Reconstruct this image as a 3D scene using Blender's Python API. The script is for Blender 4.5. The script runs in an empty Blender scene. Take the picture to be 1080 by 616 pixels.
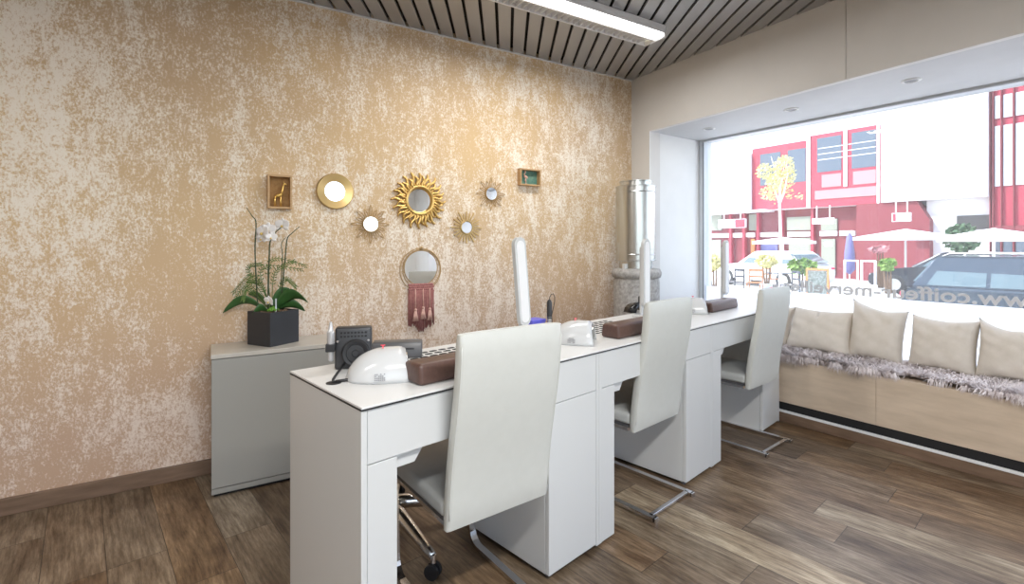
import bpy, bmesh, math, random
from mathutils import Vector, Matrix
PI = math.pi
rnd = random.Random(7)
COL = bpy.context.scene.collection

# ------------------------------------------------------------------ survey of the place
F = 519.0; HX = 540.0; HY = 259.5; CH = 1.17            # focal length (px), principal column, horizon row, eye height
CX, CY = 0.993, 4.089                                   # room corner as seen from the camera
ca, sa = 853/998.5, 519/998.5
def W(X, Y):                                            # surveyed (right, forward) -> room axes (corner at origin)
    dx, dy = X-CX, Y-CY
    return (dx*ca+dy*sa, -dx*sa+dy*ca)
def dirw(X, Y): return math.atan2(-X*sa+Y*ca, X*ca+Y*sa)
def onz(px, py, z):
    Y = (CH-z)*F/(py-HY); return W((px-HX)/F*Y, Y)
def onwall(px, py):                                     # feature wall plane y=0 -> x, z, forward distance
    r = (px-HX)/F
    # CX+ca*s = r*(CY+sa*s)
    s = (r*CY-CX)/(ca-r*sa); Y = CY+sa*s
    return s, CH+(HY-py)*Y/F, Y
NX, NY = 0.8142, 0.5805                                 # outward normal of the shop window
UX, UY = 0.5805, -0.8142
BX, BY = 2.373+.12*.8142, 2.281+.12*.5805                                   # point on the bench front
BN = NX*BX+NY*BY
WN = 3.856; WI = WN-BN                                   # window plane; its depth behind the bench front
def onN(px, py, nd):                                    # plane parallel to shop window nd metres along its normal -> u, z
    r = (px-HX)/F; Y = nd/(r*NX+NY); X = r*Y
    return (X-BX)*UX+(Y-BY)*UY, CH+(HY-py)*Y/F, Y
ANG_U = dirw(UX, UY)
ANG_D = dirw(550, 519)
bw = W(BX, BY)

# ------------------------------------------------------------------ materials
def mat(name, col=(.8,.8,.8), rough=.5, metal=0, **k):
    m = bpy.data.materials.new(name); m.use_nodes = True
    b = m.node_tree.nodes['Principled BSDF']
    b.inputs['Base Color'].default_value = (*col, 1); b.inputs['Roughness'].default_value = rough
    b.inputs['Metallic'].default_value = metal
    for kk, v in k.items():
        b.inputs[kk.replace('_', ' ')].default_value = v
    return m
def N(m, t, **kw):
    n = m.node_tree.nodes.new(t)
    for k, v in kw.items():
        if k == 'op': n.operation = v
        else: n.inputs[k.replace('_', ' ')].default_value = v
    return n
def L(m, a, b): m.node_tree.links.new(a, b)
def bsdf(m): return m.node_tree.nodes['Principled BSDF']
def ramp(m, stops):
    r = m.node_tree.nodes.new('ShaderNodeValToRGB'); e = r.color_ramp.elements
    while len(e) < len(stops): e.new(.5)
    for i, (p, c) in enumerate(stops):
        e[i].position = p; e[i].color = (*c, 1) if len(c) == 3 else c
    return r
def math_(m, op, a, b=None, c=None):
    n = m.node_tree.nodes.new('ShaderNodeMath'); n.operation = op
    for i, v in enumerate((a, b, c)):
        if v is None: continue
        if isinstance(v, (int, float)): n.inputs[i].default_value = v
        else: L(m, v, n.inputs[i])
    return n.outputs[0]
def noise(m, vec, scale, detail=4, rough=.6, stretch=None):
    n = m.node_tree.nodes.new('ShaderNodeTexNoise')
    n.inputs['Scale'].default_value = scale; n.inputs['Detail'].default_value = detail; n.inputs['Roughness'].default_value = rough
    if stretch:
        mp = m.node_tree.nodes.new('ShaderNodeMapping'); mp.inputs['Scale'].default_value = stretch
        L(m, vec, mp.inputs[0]); vec = mp.outputs[0]
    L(m, vec, n.inputs['Vector'])
    return n.outputs['Fac']
def coords(m, kind='Object'):
    return m.node_tree.nodes.new('ShaderNodeTexCoord').outputs[kind]
def mixc(m, f, a, b):
    n = m.node_tree.nodes.new('ShaderNodeMix'); n.data_type = 'RGBA'
    for i, v in ((0, f), (6, a), (7, b)):
        if isinstance(v, (int, float)): n.inputs[i].default_value = v
        elif isinstance(v, tuple): n.inputs[i].default_value = (*v, 1)
        else: L(m, v, n.inputs[i])
    return n.outputs[2]
def bump(m, h, strength=.3, dist=.01):
    b = m.node_tree.nodes.new('ShaderNodeBump'); b.inputs['Strength'].default_value = strength; b.inputs['Distance'].default_value = dist
    L(m, h, b.inputs['Height']); L(m, b.outputs[0], bsdf(m).inputs['Normal'])
def noisy(name, c1, c2, scale, rough=.5, metal=0, st=None, bs=0, **k):
    m = mat(name, c1, rough, metal, **k); v = coords(m)
    f = noise(m, v, scale, 5, .6, st); r = ramp(m, [(.35, c1), (.65, c2)])
    L(m, f, r.inputs[0]); L(m, r.outputs[0], bsdf(m).inputs['Base Color'])
    if bs: bump(m, f, bs)
    return m

# feature wall: tan plaster with pale distressed flakes
def feature_mat():
    m = mat('distressed_plaster', rough=.6); v = coords(m)
    big = noise(m, v, 1.5, 3, .5, (1, 1, .55)); mid = noise(m, v, 6, 5, .7, (1.6, 1, .7)); fine = noise(m, v, 85, 3, .85, (1.2, 1, .8)); fine2 = noise(m, v, 28, 4, .8, (1.3, 1, .8))
    s = math_(m, 'ADD', math_(m, 'MULTIPLY', big, .62), math_(m, 'MULTIPLY', mid, .85))
    s = math_(m, 'ADD', s, math_(m, 'MULTIPLY', fine, 1.2))
    s = math_(m, 'ADD', s, math_(m, 'MULTIPLY', fine2, .8))
    mr = m.node_tree.nodes.new('ShaderNodeMapRange'); mr.inputs['From Min'].default_value = 1.68; mr.inputs['From Max'].default_value = 1.88
    L(m, s, mr.inputs['Value'])
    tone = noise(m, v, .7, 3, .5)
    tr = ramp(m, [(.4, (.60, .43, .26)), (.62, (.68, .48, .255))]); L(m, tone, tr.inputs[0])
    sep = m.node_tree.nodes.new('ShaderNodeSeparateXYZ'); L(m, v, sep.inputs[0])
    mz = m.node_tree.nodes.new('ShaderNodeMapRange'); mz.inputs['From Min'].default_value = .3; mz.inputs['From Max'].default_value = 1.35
    L(m, sep.outputs[2], mz.inputs['Value'])  # warm lamp glow put into the colour by height: yellower above, pinker below
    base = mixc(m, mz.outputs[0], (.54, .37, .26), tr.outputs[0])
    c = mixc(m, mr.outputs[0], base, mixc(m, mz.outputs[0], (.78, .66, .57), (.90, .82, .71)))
    L(m, c, bsdf(m).inputs['Base Color']); bump(m, mr.outputs[0], .25, .004)
    return m
def plank_mat():
    m = mat('vinyl_planks', rough=.42); v = coords(m)
    mp = m.node_tree.nodes.new('ShaderNodeMapping'); mp.vector_type = 'POINT'
    ang = dirw(-455, 519)
    mp.inputs['Rotation'].default_value = (0, 0, -ang); L(m, v, mp.inputs[0])
    sep = m.node_tree.nodes.new('ShaderNodeSeparateXYZ'); L(m, mp.outputs[0], sep.inputs[0])
    x, y = sep.outputs[0], sep.outputs[1]
    yy = math_(m, 'DIVIDE', math_(m, 'ADD', y, 20.03), .18); row = math_(m, 'FLOOR', yy); fy = math_(m, 'FRACT', yy)
    wn = m.node_tree.nodes.new('ShaderNodeTexWhiteNoise'); wn.noise_dimensions = '1D'; L(m, row, wn.inputs['W'])
    xx = math_(m, 'ADD', math_(m, 'DIVIDE', math_(m, 'ADD', x, 20), 1.1), math_(m, 'MULTIPLY', wn.outputs['Value'], 3.7))
    colm = math_(m, 'FLOOR', xx); fx = math_(m, 'FRACT', xx)
    cb = m.node_tree.nodes.new('ShaderNodeCombineXYZ'); L(m, row, cb.inputs[0]); L(m, colm, cb.inputs[1])
    w2 = m.node_tree.nodes.new('ShaderNodeTexWhiteNoise'); w2.noise_dimensions = '3D'; L(m, cb.outputs[0], w2.inputs['Vector'])
    pid = w2.outputs['Value']
    tone = ramp(m, [(0, (.085, .055, .032)), (.2, (.17, .13, .09)), (.38, (.14, .085, .045)), (.55, (.19, .155, .115)), (.72, (.18, .112, .058)), (.86, (.12, .09, .062)), (1, (.34, .28, .20))])
    L(m, pid, tone.inputs[0])
    c3 = m.node_tree.nodes.new('ShaderNodeCombineXYZ')
    wob = math_(m, 'MULTIPLY', noise(m, mp.outputs[0], 2.2, 2, .5), .035)
    yw = math_(m, 'ADD', y, wob)
    L(m, math_(m, 'MULTIPLY', x, 4.2), c3.inputs[0]); L(m, math_(m, 'MULTIPLY', yw, 48), c3.inputs[1]); L(m, math_(m, 'MULTIPLY', pid, 60), c3.inputs[2])
    g = noise(m, c3.outputs[0], 1.6, 8, .75)
    c4 = m.node_tree.nodes.new('ShaderNodeCombineXYZ')
    L(m, math_(m, 'MULTIPLY', x, 2.6), c4.inputs[0]); L(m, math_(m, 'MULTIPLY', yw, 9), c4.inputs[1]); L(m, math_(m, 'MULTIPLY', pid, 90), c4.inputs[2])
    g2 = noise(m, c4.outputs[0], 1.4, 6, .65)
    gr = ramp(m, [(.30, (.38, .33, .28)), (.5, (.95, .92, .88)), (.70, (1.6, 1.6, 1.6))]); L(m, g, gr.inputs[0])
    gr2 = ramp(m, [(.33, (.58, .50, .43)), (.5, (1, .98, .95)), (.66, (1.45, 1.5, 1.55))]); L(m, g2, gr2.inputs[0])
    def mul(a, b):
        n = m.node_tree.nodes.new('ShaderNodeMix'); n.data_type = 'RGBA'; n.blend_type = 'MULTIPLY'; n.inputs[0].default_value = 1
        L(m, a, n.inputs[6]); L(m, b, n.inputs[7]); return n.outputs[2]
    c = mul(mul(tone.outputs[0], gr.outputs[0]), gr2.outputs[0])
    e1 = math_(m, 'LESS_THAN', fy, .014); e2 = math_(m, 'LESS_THAN', fx, .0025)
    e = math_(m, 'MAXIMUM', e1, e2)
    c = mixc(m, math_(m, 'MULTIPLY', e, .85), c, (.03, .02, .014))
    L(m, c, bsdf(m).inputs['Base Color'])
    rr = ramp(m, [(.3, (.5, .5, .5)), (.7, (.34, .34, .34))]); L(m, g, rr.inputs[0]); L(m, rr.outputs[0], bsdf(m).inputs['Roughness'])
    bump(m, g, .12, .003)
    return m
def emis(name, c, s):
    m = mat(name, c, .4); b = bsdf(m); b.inputs['Emission Color'].default_value = (*c, 1); b.inputs['Emission Strength'].default_value = s
    return m
def glass_mat(name, tint=(.97, .99, 1), refl=.06, veil=.0, rough=0.0):
    m = bpy.data.materials.new(name); m.use_nodes = True; nt = m.node_tree; nt.nodes.clear()
    o = nt.nodes.new('ShaderNodeOutputMaterial'); t = nt.nodes.new('ShaderNodeBsdfTransparent'); t.inputs[0].default_value = (*tint, 1)
    g = nt.nodes.new('ShaderNodeBsdfGlossy'); g.inputs['Roughness'].default_value = rough
    mx = nt.nodes.new('ShaderNodeMixShader'); mx.inputs[0].default_value = refl
    nt.links.new(t.outputs[0], mx.inputs[1]); nt.links.new(g.outputs[0], mx.inputs[2]); out = mx.outputs[0]
    if veil:
        tr = nt.nodes.new('ShaderNodeBsdfTranslucent'); tr.inputs[0].default_value = (1, 1, 1, 1)
        m2 = nt.nodes.new('ShaderNodeMixShader'); m2.inputs[0].default_value = veil
        nt.links.new(out, m2.inputs[1]); nt.links.new(tr.outputs[0], m2.inputs[2]); out = m2.outputs[0]
    nt.links.new(out, o.inputs[0]); return m
def film_mat():
    m = bpy.data.materials.new('frosted_film'); m.use_nodes = True; nt = m.node_tree; nt.nodes.clear()
    o = nt.nodes.new('ShaderNodeOutputMaterial'); t = nt.nodes.new('ShaderNodeBsdfTranslucent'); t.inputs[0].default_value = (.97, .98, 1, 1)
    d = nt.nodes.new('ShaderNodeBsdfDiffuse'); d.inputs[0].default_value = (.9, .9, .9, 1)
    mx = nt.nodes.new('ShaderNodeMixShader'); mx.inputs[0].default_value = .2
    nt.links.new(t.outputs[0], mx.inputs[1]); nt.links.new(d.outputs[0], mx.inputs[2]); nt.links.new(mx.outputs[0], o.inputs[0]); return m

M = dict(
    feature=feature_mat(), floor=plank_mat(),
    wall=noisy('painted_wall', (.69, .68, .665), (.72, .71, .695), 3, .7),
    wallw=noisy('white_paint', (.78, .785, .78), (.82, .825, .82), 3, .6),
    slat=mat('metal_slats', (.37, .37, .37), .36, .35), black=mat('black_gap', (.012, .012, .013), .8),
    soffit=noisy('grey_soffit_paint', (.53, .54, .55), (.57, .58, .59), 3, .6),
    wallb=noisy('beige_paint', (.42, .34, .26), (.46, .38, .29), 3, .7),
    skirt=noisy('brown_skirting', (.15, .095, .06), (.21, .135, .09), 6, .5, st=(1, 1, 8)),
    white=mat('white_laminate', (.61, .622, .62), .32), topw=mat('desk_top_white', (.69, .69, .68), .35),
    edge=mat('black_laminate_edge', (.02, .02, .022), .5),
    grey=mat('grey_cabinet', (.33, .325, .30), .45), greytop=noisy('cabinet_top', (.50, .47, .42), (.56, .53, .47), 5, .3),
    leather=noisy('white_leather', (.545, .555, .525), (.56, .57, .54), 30, .42, bs=.03),
    seat=noisy('seat_leather', (.48, .49, .475), (.50, .51, .495), 30, .4, bs=.03),
    chrome=mat('chrome', (.72, .72, .74), .12, 1), alu=mat('aluminium', (.7, .69, .68), .2, 1),
    duct=mat('galvanised_duct', (.56, .57, .56), .27, 1),
    rubber=mat('black_rubber', (.02, .02, .022), .45), bplast=mat('black_plastic', (.035, .035, .038), .4),
    dplast=mat('dark_grey_plastic', (.09, .09, .095), .35),
    wplast=mat('white_plastic', (.58, .59, .595), .18), silver=mat('silver_plastic', (.55, .55, .56), .3, .4), brown=noisy('brown_leather', (.085, .045, .036), (.105, .057, .045), 60, .38, bs=.1),
    stone=noisy('grey_stone', (.30, .29, .28), (.50, .49, .48), 45, .8, bs=.3),
    ply=noisy('birch_plywood', (.52, .415, .31), (.64, .52, .40), 5, .5, st=(.6, .6, 3)),
    cushion=noisy('cream_cotton', (.62, .565, .49), (.67, .61, .54), 18, .9, bs=.2),
    gold=mat('gold_leaf', (.72, .48, .17), .32, .85), brass=mat('brass', (.66, .47, .21), .32, .85),
    palegold=mat('pale_gold_wire', (.50, .33, .14), .4, .5), goldfig=mat('gold_figure', (.80, .53, .16), .3, .8),
    mirror=mat('mirror', (.88, .9, .92), .02, 1),
    oak=noisy('oak_frame', (.46, .28, .13), (.56, .36, .18), 14, .5, st=(1, 1, 6)), cork=noisy('cork_back', (.30, .16, .055), (.40, .23, .09), 60, .8),
    teal=noisy('teal_paper', (.06, .18, .15), (.16, .28, .20), 40, .7), pinkfig=mat('flamingo_pink', (.75, .42, .33), .5),
    pink=noisy('pink_yarn', (.36, .15, .14), (.48, .22, .20), 60, .9), pinkl=noisy('pale_pink_yarn', (.66, .40, .33), (.74, .48, .41), 60, .9),
    pot=mat('anthracite_pot', (.028, .03, .036), .5), leaf=noisy('orchid_leaf', (.025, .085, .02), (.05, .14, .035), 8, .35),
    stem=mat('orchid_stem', (.035, .06, .02), .5), fern=noisy('fern_green', (.06, .12, .02), (.13, .22, .05), 20, .6),
    moss=noisy('moss', (.10, .26, .03), (.20, .40, .06), 60, .9), petal=mat('white_petal', (.88, .86, .86), .5, Subsurface_Weight=.0),
    petalc=mat('orchid_centre', (.75, .55, .15), .5), bark=noisy('bark_chips', (.10, .06, .035), (.20, .13, .08), 40, .9),
    tube=emis('lit_tube', (1, .99, .97), 2.2), louvre=emis('lit_louvre', (1, .92, .72), 1.1), lampbody=mat('lamp_white', (.8, .8, .8), .35),
    glass=glass_mat('window_glass', (.97, .985, 1), 0.04, .03), film=film_mat(), letter=mat('grey_lettering', (.62, .63, .66), .6),
    alufr=mat('window_frame_paint', (.62, .66, .70), .35),
    blackgloss=mat('black_gloss', (.015, .015, .017), .2), blue=mat('violet_box', (.12, .12, .62), .4),
    red_print=mat('red_print', (.75, .08, .12), .5), grey_print=mat('grey_print', (.25, .25, .27), .5),
    # street
    asphalt=noisy('pale_paving', (.62, .61, .59), (.72, .71, .69), 2, .9), facade=mat('white_render', (.86, .87, .88), .8),
    redp=mat('red_panel', (.40, .04, .07), .5), redd=mat('dark_red_wall', (.22, .035, .045), .6), pinkp=mat('pale_pink_panel', (.52, .24, .25), .6),
    shopgl=mat('shop_glass', (.12, .15, .19), .25, .0, Specular_IOR_Level=.3), paleg=mat('pale_green_glass', (.30, .32, .26), .3),
    whitep=mat('white_street_paint', (.85, .85, .86), .5), carblue=mat('car_blue_grey', (.04, .06, .085), .2, .3, Coat_Weight=.6),
    cardark=mat('car_black', (.03, .035, .045), .25, .2), carwhite=mat('car_white', (.8, .8, .82), .3), carglass=mat('car_glass', (.10, .15, .17), .05, Specular_IOR_Level=.9),
    tyre=mat('tyre', (.02, .02, .02), .8), foliage=noisy('green_foliage', (.10, .22, .04), (.28, .42, .10), 9, .8),
    yfoliage=noisy('yellow_foliage', (.62, .58, .25), (.80, .74, .38), 9, .8), dfoliage=noisy('dark_foliage', (.04, .10, .05), (.12, .2, .1), 9, .8),
    wtrunk=mat('pale_trunk', (.75, .68, .66), .8), wood=mat('orange_wood', (.42, .18, .08), .7), board=noisy('chalk_board', (.06, .08, .07), (.3, .34, .32), 22, .8),
    bluecloth=mat('blue_cloth', (.16, .16, .36), .8), orangep=mat('orange_paint', (.75, .25, .08), .6), darkint=mat('dark_opening', (.06, .06, .06), .8),
    flower=mat('red_flowers', (.75, .05, .12), .7),
)
def fur_mat(name, a, b):
    m = mat(name, a, .9); v = coords(m); f = noise(m, v, 14, 4, .6)
    sep = m.node_tree.nodes.new('ShaderNodeSeparateXYZ'); L(m, v, sep.inputs[0])
    f2 = math_(m, 'ADD', f, math_(m, 'MULTIPLY', sep.outputs[2], 2.0))
    r = ramp(m, [(.38, a), (.68, b)]); L(m, f2, r.inputs[0]); L(m, r.outputs[0], bsdf(m).inputs['Base Color'])
    return m
M['fur1'] = fur_mat('grey_fur', (.34, .28, .26), (.74, .67, .66)); M['fur2'] = fur_mat('pale_fur', (.52, .44, .43), (.95, .89, .89))

# ------------------------------------------------------------------ object helpers
def obj(name, bm, m, parent=None, smooth=False, loc=None, rz=None, angle=None):
    me = bpy.data.meshes.new(name)
    bmesh.ops.recalc_face_normals(bm, faces=bm.faces); bm.to_mesh(me); bm.free()
    me.materials.append(M[m] if isinstance(m, str) else m)
    if smooth:
        for p in me.polygons: p.use_smooth = True
        if angle is not None:
            me.set_sharp_from_angle(angle=math.radians(angle))
    o = bpy.data.objects.new(name, me); COL.objects.link(o)
    if parent: o.parent = parent
    if loc is not None: o.location = loc
    if rz is not None: o.rotation_euler = (0, 0, rz)
    return o
def tag(o, label, cat, group=None, kind=None):
    o['label'] = label; o['category'] = cat
    if group: o['group'] = group
    if kind: o['kind'] = kind
    return o
def thing(name, label, cat, loc=(0, 0, 0), rz=0, group=None):
    o = bpy.data.objects.new(name, None); COL.objects.link(o); o.empty_display_size = .1
    o.location = loc; o.rotation_euler = (0, 0, rz)
    return tag(o, label, cat, group)
def struct(name, bm, m, **k):
    o = obj(name, bm, m, **k); o['kind'] = 'structure'; return o
def copy_tree(o, parent=None):
    c = o.copy(); COL.objects.link(c); c.parent = parent
    for ch in list(o.children): copy_tree(ch, c)
    return c
def BM(): return bmesh.new()
def box(bm, x0, x1, y0, y1, z0, z1, bev=0, seg=2, mtx=None):
    r = bmesh.ops.create_cube(bm, size=1); vs = r['verts']
    for v in vs: v.co = Vector(((x0+x1)/2+v.co.x*(x1-x0), (y0+y1)/2+v.co.y*(y1-y0), (z0+z1)/2+v.co.z*(z1-z0)))
    if bev:
        es = list({e for v in vs for e in v.link_edges})
        rr = bmesh.ops.bevel(bm, geom=es, offset=bev, segments=seg, profile=.5, affect='EDGES')
        vs = list({v for f in rr['faces'] for v in f.verts} | {v for v in vs if v.is_valid})
    if mtx is not None:
        for v in vs: v.co = mtx @ v.co
    return bm
def lathe(bm, prof, n=32, c=(0, 0, 0), cap=True, mtx=None):
    rings = []
    for r, z in prof:
        rings.append([bm.verts.new((c[0]+r*math.cos(2*PI*i/n), c[1]+r*math.sin(2*PI*i/n), c[2]+z)) for i in range(n)])
    for a, b in zip(rings, rings[1:]):
        for i in range(n): bm.faces.new((a[i], a[(i+1) % n], b[(i+1) % n], b[i]))
    if cap: bm.faces.new(rings[0][::-1]); bm.faces.new(rings[-1])
    if mtx is not None:
        for rg in rings:
            for v in rg: v.co = mtx @ v.co
    return bm
def tube(bm, pts, rad, n=8, closed=False, cap=True, flat=None):
    """sweep a circle (or a flat = (w,h) rectangle) along pts"""
    pts = [Vector(p) for p in pts]; k = len(pts); rings = []
    rads = rad if isinstance(rad, (list, tuple)) else [rad]*k
    up = Vector((0, 0, 1)); prev = None
    for i, p in enumerate(pts):
        if closed: t = pts[(i+1) % k]-pts[i-1]
        else: t = pts[min(i+1, k-1)]-pts[max(i-1, 0)]
        t.normalize()
        if prev is None:
            a = Vector((1, 0, 0)) if (flat or abs(t.z) > .9) else up
            if abs(t.dot(a)) > .95: a = Vector((0, 1, 0))
            s = (a-t*a.dot(t)).normalized()
        else: s = (prev-t*prev.dot(t)).normalized()
        prev = s; q = t.cross(s)
        if flat:
            w, h = flat; ring = [bm.verts.new(p+s*w*sx+q*h*sy) for sx, sy in ((-.5, -.5), (.5, -.5), (.5, .5), (-.5, .5))]
        else: ring = [bm.verts.new(p+(s*math.cos(2*PI*j/n)+q*math.sin(2*PI*j/n))*rads[i]) for j in range(n)]
        rings.append(ring)
    m = len(rings[0])
    for i in range(k if closed else k-1):
        a, b = rings[i], rings[(i+1) % k]
        for j in range(m): bm.faces.new((a[j], a[(j+1) % m], b[(j+1) % m], b[j]))
    if cap and not closed: bm.faces.new(rings[0][::-1]); bm.faces.new(rings[-1])
    return bm
def prism(bm, poly, z0, z1, mtx=None):
    a = [bm.verts.new((x, y, z0)) for x, y in poly]; b = [bm.verts.new((x, y, z1)) for x, y in poly]; n = len(poly)
    bm.faces.new(a[::-1]); bm.faces.new(b)
    for i in range(n): bm.faces.new((a[i], a[(i+1) % n], b[(i+1) % n], b[i]))
    if mtx is not None:
        for v in a+b: v.co = mtx @ v.co
    return bm
def ball(bm, c, r, seg=12, sc=(1, 1, 1)):
    m = Matrix.Translation(c) @ Matrix.Diagonal((r*sc[0], r*sc[1], r*sc[2], 1))
    bmesh.ops.create_uvsphere(bm, u_segments=seg, v_segments=max(6, seg//2+2), radius=1, matrix=m); return bm
def arc(c, r, a0, a1, n, plane='yz', x=0):
    out = []
    for i in range(n+1):
        a = a0+(a1-a0)*i/n
        out.append((x, c[0]+r*math.cos(a), c[1]+r*math.sin(a)))
    return out
WALLM = Matrix(((1, 0, 0, 0), (0, 0, -1, 0), (0, 1, 0, 0), (0, 0, 0, 1)))     # local xy -> wall xz, thickness towards the room (-y)
def textmesh(s, size, depth=.001, offset=.0, mirror=False, align='LEFT'):
    cu = bpy.data.curves.new('lettering', 'FONT'); cu.body = s; cu.size = size; cu.extrude = depth; cu.offset = offset; cu.align_x = align
    to = bpy.data.objects.new('tmp', cu); COL.objects.link(to)
    me = bpy.data.meshes.new_from_object(to.evaluated_get(bpy.context.evaluated_depsgraph_get()))
    bpy.data.objects.remove(to); bpy.data.curves.remove(cu)
    bm = bmesh.new(); bm.from_mesh(me); bpy.data.meshes.remove(me)
    if mirror:
        for v in bm.verts: v.co.x *= -1
    return bm

# ------------------------------------------------------------------ room shell
CEIL = 2.545; XB = -5.2; YB = -5.0
b = BM(); box(b, XB, .75, YB, .12, -.12, 0); struct('floor', b, 'floor')
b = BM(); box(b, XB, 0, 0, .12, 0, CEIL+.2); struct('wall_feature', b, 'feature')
b = BM(); box(b, XB-.12, XB, YB-.12, .12, 0, CEIL+.2); struct('wall_left', b, 'wallb')
# rear wall with a wide window opening (behind the camera)
b = BM(); box(b, XB, -4.6, YB-.12, YB, 0, CEIL+.2); box(b, -.6, 1.1, YB-.12, YB, 0, CEIL+.2); box(b, -4.6, -.6, YB-.12, YB, 0, .5); box(b, -4.6, -.6, YB-.12, YB, 2.3, CEIL+.2)
struct('wall_rear', b, 'wallw')
w2 = thing('window_2', 'rear shop window', 'window', (0, YB-.06, 0)); w2['kind'] = 'structure'
b = BM()
for x0, x1, z0, z1 in ((-4.6, -4.54, .5, 2.3), (-.66, -.6, .5, 2.3), (-4.54, -.66, .5, .56), (-4.54, -.66, 2.24, 2.3), (-2.63, -2.57, .56, 2.24)): box(b, x0, x1, -.03, .03, z0, z1)
obj('window_frame', b, 'alufr', w2)
b = BM(); box(b, -4.54, -.66, -.004, .004, .56, 2.24); obj('glass_pane', b, 'glass', w2)
del w2['category'], w2['label']
# ceiling: narrow metal slats with black gaps, running at an angle to the walls
b = BM(); box(b, XB, 0, YB, 0, CEIL+.03, CEIL+.16); struct('ceiling', b, 'black')
sd = dirw(-6, 519); su = Vector((math.cos(sd), math.sin(sd))); sn = Vector((su.y, -su.x))
org = Vector(W(-.089, 2.78))
def clip(poly, nx, ny, c):
    out = []
    for i in range(len(poly)):
        p, q = poly[i], poly[(i+1) % len(poly)]
        dp, dq = nx*p[0]+ny*p[1]-c, nx*q[0]+ny*q[1]-c
        if dp <= 0: out.append(p)
        if dp*dq < 0:
            t = dp/(dp-dq); out.append((p[0]+(q[0]-p[0])*t, p[1]+(q[1]-p[1])*t))
    return out
b = BM(); PIT = .0935
for k in range(-60, 60):
    s0, s1 = k*PIT+.0095, (k+1)*PIT-.0095
    if abs(s0) > 7: continue
    p = [org+su*t+sn*s for t, s in ((-8, s0), (8, s0), (8, s1), (-8, s1))]; p = [(v.x, v.y) for v in p]
    for nx, ny, c in ((1, 0, -.004), (-1, 0, -XB), (0, 1, -.004), (0, -1, -YB)):
        p = clip(p, nx, ny, c)
        if len(p) < 3: break
    if len(p) >= 3: prism(b, p, CEIL-.001, CEIL+.014)
cs = struct('ceiling_slats', b, 'slat')
b = BM(); box(b, XB, 0, -.010, 0, CEIL-.011, CEIL-.002); struct('trim_1', b, 'wall')
b = BM(); box(b, XB, -.0, -.016, 0, 0, .075, .003); struct('baseboard_feature', b, 'skirt')
# window wall: pier at the corner, header with a joint, niche side, soffit
HZ = 2.085
seam = -1.62
b = BM(); box(b, 0, .12, -.197, .12, 0, CEIL+.2)
box(b, 0, .04, seam+.0015, -.197, HZ, CEIL+.2); box(b, 0, .04, YB, seam-.0015, HZ, CEIL+.2)
struct('wall_window', b, 'wall')
wl = onN(740, 200, WN)      # left end of the window line
wu0 = wl[0]
def uw(u, n):                  # bench frame -> world
    c, s = math.cos(ANG_U), math.sin(ANG_U); return (bw[0]+u*c-n*s, bw[1]+u*s+n*c)
we = uw(wu0, WI); wend = uw(2.9, WI); wbk = uw(2.9, WI+.15); wb0 = uw(wu0, WI+.15)
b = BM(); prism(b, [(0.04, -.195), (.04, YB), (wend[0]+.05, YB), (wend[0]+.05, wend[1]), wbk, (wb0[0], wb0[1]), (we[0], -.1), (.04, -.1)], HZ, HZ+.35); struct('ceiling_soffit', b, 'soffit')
b = BM(); prism(b, [(.0, -.1975), (we[0], we[1]), (wb0[0], wb0[1]), (we[0]+.1, .12), (.12, .12), (.12, -.19)], 0, HZ-.001); struct('wall_niche', b, 'wallw')
b = BM(); prism(b, [uw(2.0, -.6)[:2], uw(2.9, -.6)[:2], uw(2.9, .8)[:2], uw(2.0, .8)[:2]], 0, HZ-.001); struct('wall_niche_end', b, 'wallw')
# skirting, white strip
BE = 1.95   # bench right end (u)
bl_u = -1.98

b = BM(); box(b, bl_u, BE, .0, .02, 0, .061, .003); struct('baseboard_window', b, 'skirt', loc=(*bw, 0), rz=ANG_U)
b = BM(); box(b, bl_u, BE, -.003, .012, .0615, .077, .002); struct('trim_2', b, 'wallw', loc=(*bw, 0), rz=ANG_U)
# shop window
wi = bpy.data.objects.new('window_1', None); COL.objects.link(wi); wi.location = (*bw, 0); wi.rotation_euler = (0, 0, ANG_U); wi['kind'] = 'structure'
b = BM(); u0 = wu0+.0; u1 = 2.0
for a0, a1, z0, z1 in ((u0, u0+.045, .3, HZ), (u0+.045, u1, HZ-.018, HZ), (u0+.045, u1, .3, .36)): box(b, a0, a1, WI-.04, WI+.04, z0, z1, .004)
obj('window_frame', b, 'alufr', wi)
b = BM(); box(b, u0+.041, u0+.046, WI-.042, WI-.038, .36, HZ-.02); obj('gasket', b, 'edge', wi)
b = BM(); box(b, u0+.04, u1, WI, WI+.006, .34, HZ-.012); obj('glass_pane', b, 'glass', wi)
FZ = onN(1080, 325.5, WN)[1]
b = BM(); box(b, u0+.046, u1, WI-.005, WI-.002, .361, FZ); obj('privacy_film', b, 'film', wi)
# lettering on the glass, read from the street

tb = textmesh('www.coiffeur-merveilles', .118, .0006, .0022)
xs = [v.co.x for v in tb.verts]; mn, mx = min(xs), max(xs)
# the last s hides behind the chair; the first w lies past the frame edge
uR = onN(1116, 300, WN-.006)[0]; uL = onN(826, 300, WN-.006)[0]
for v in tb.verts:
    v.co = Vector((uR-(v.co.x-mn)/(mx-mn)*(uR-uL), WI-.006+v.co.z, FZ+.008+v.co.y*1.0))
obj('lettering', tb, 'letter', wi)

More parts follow.
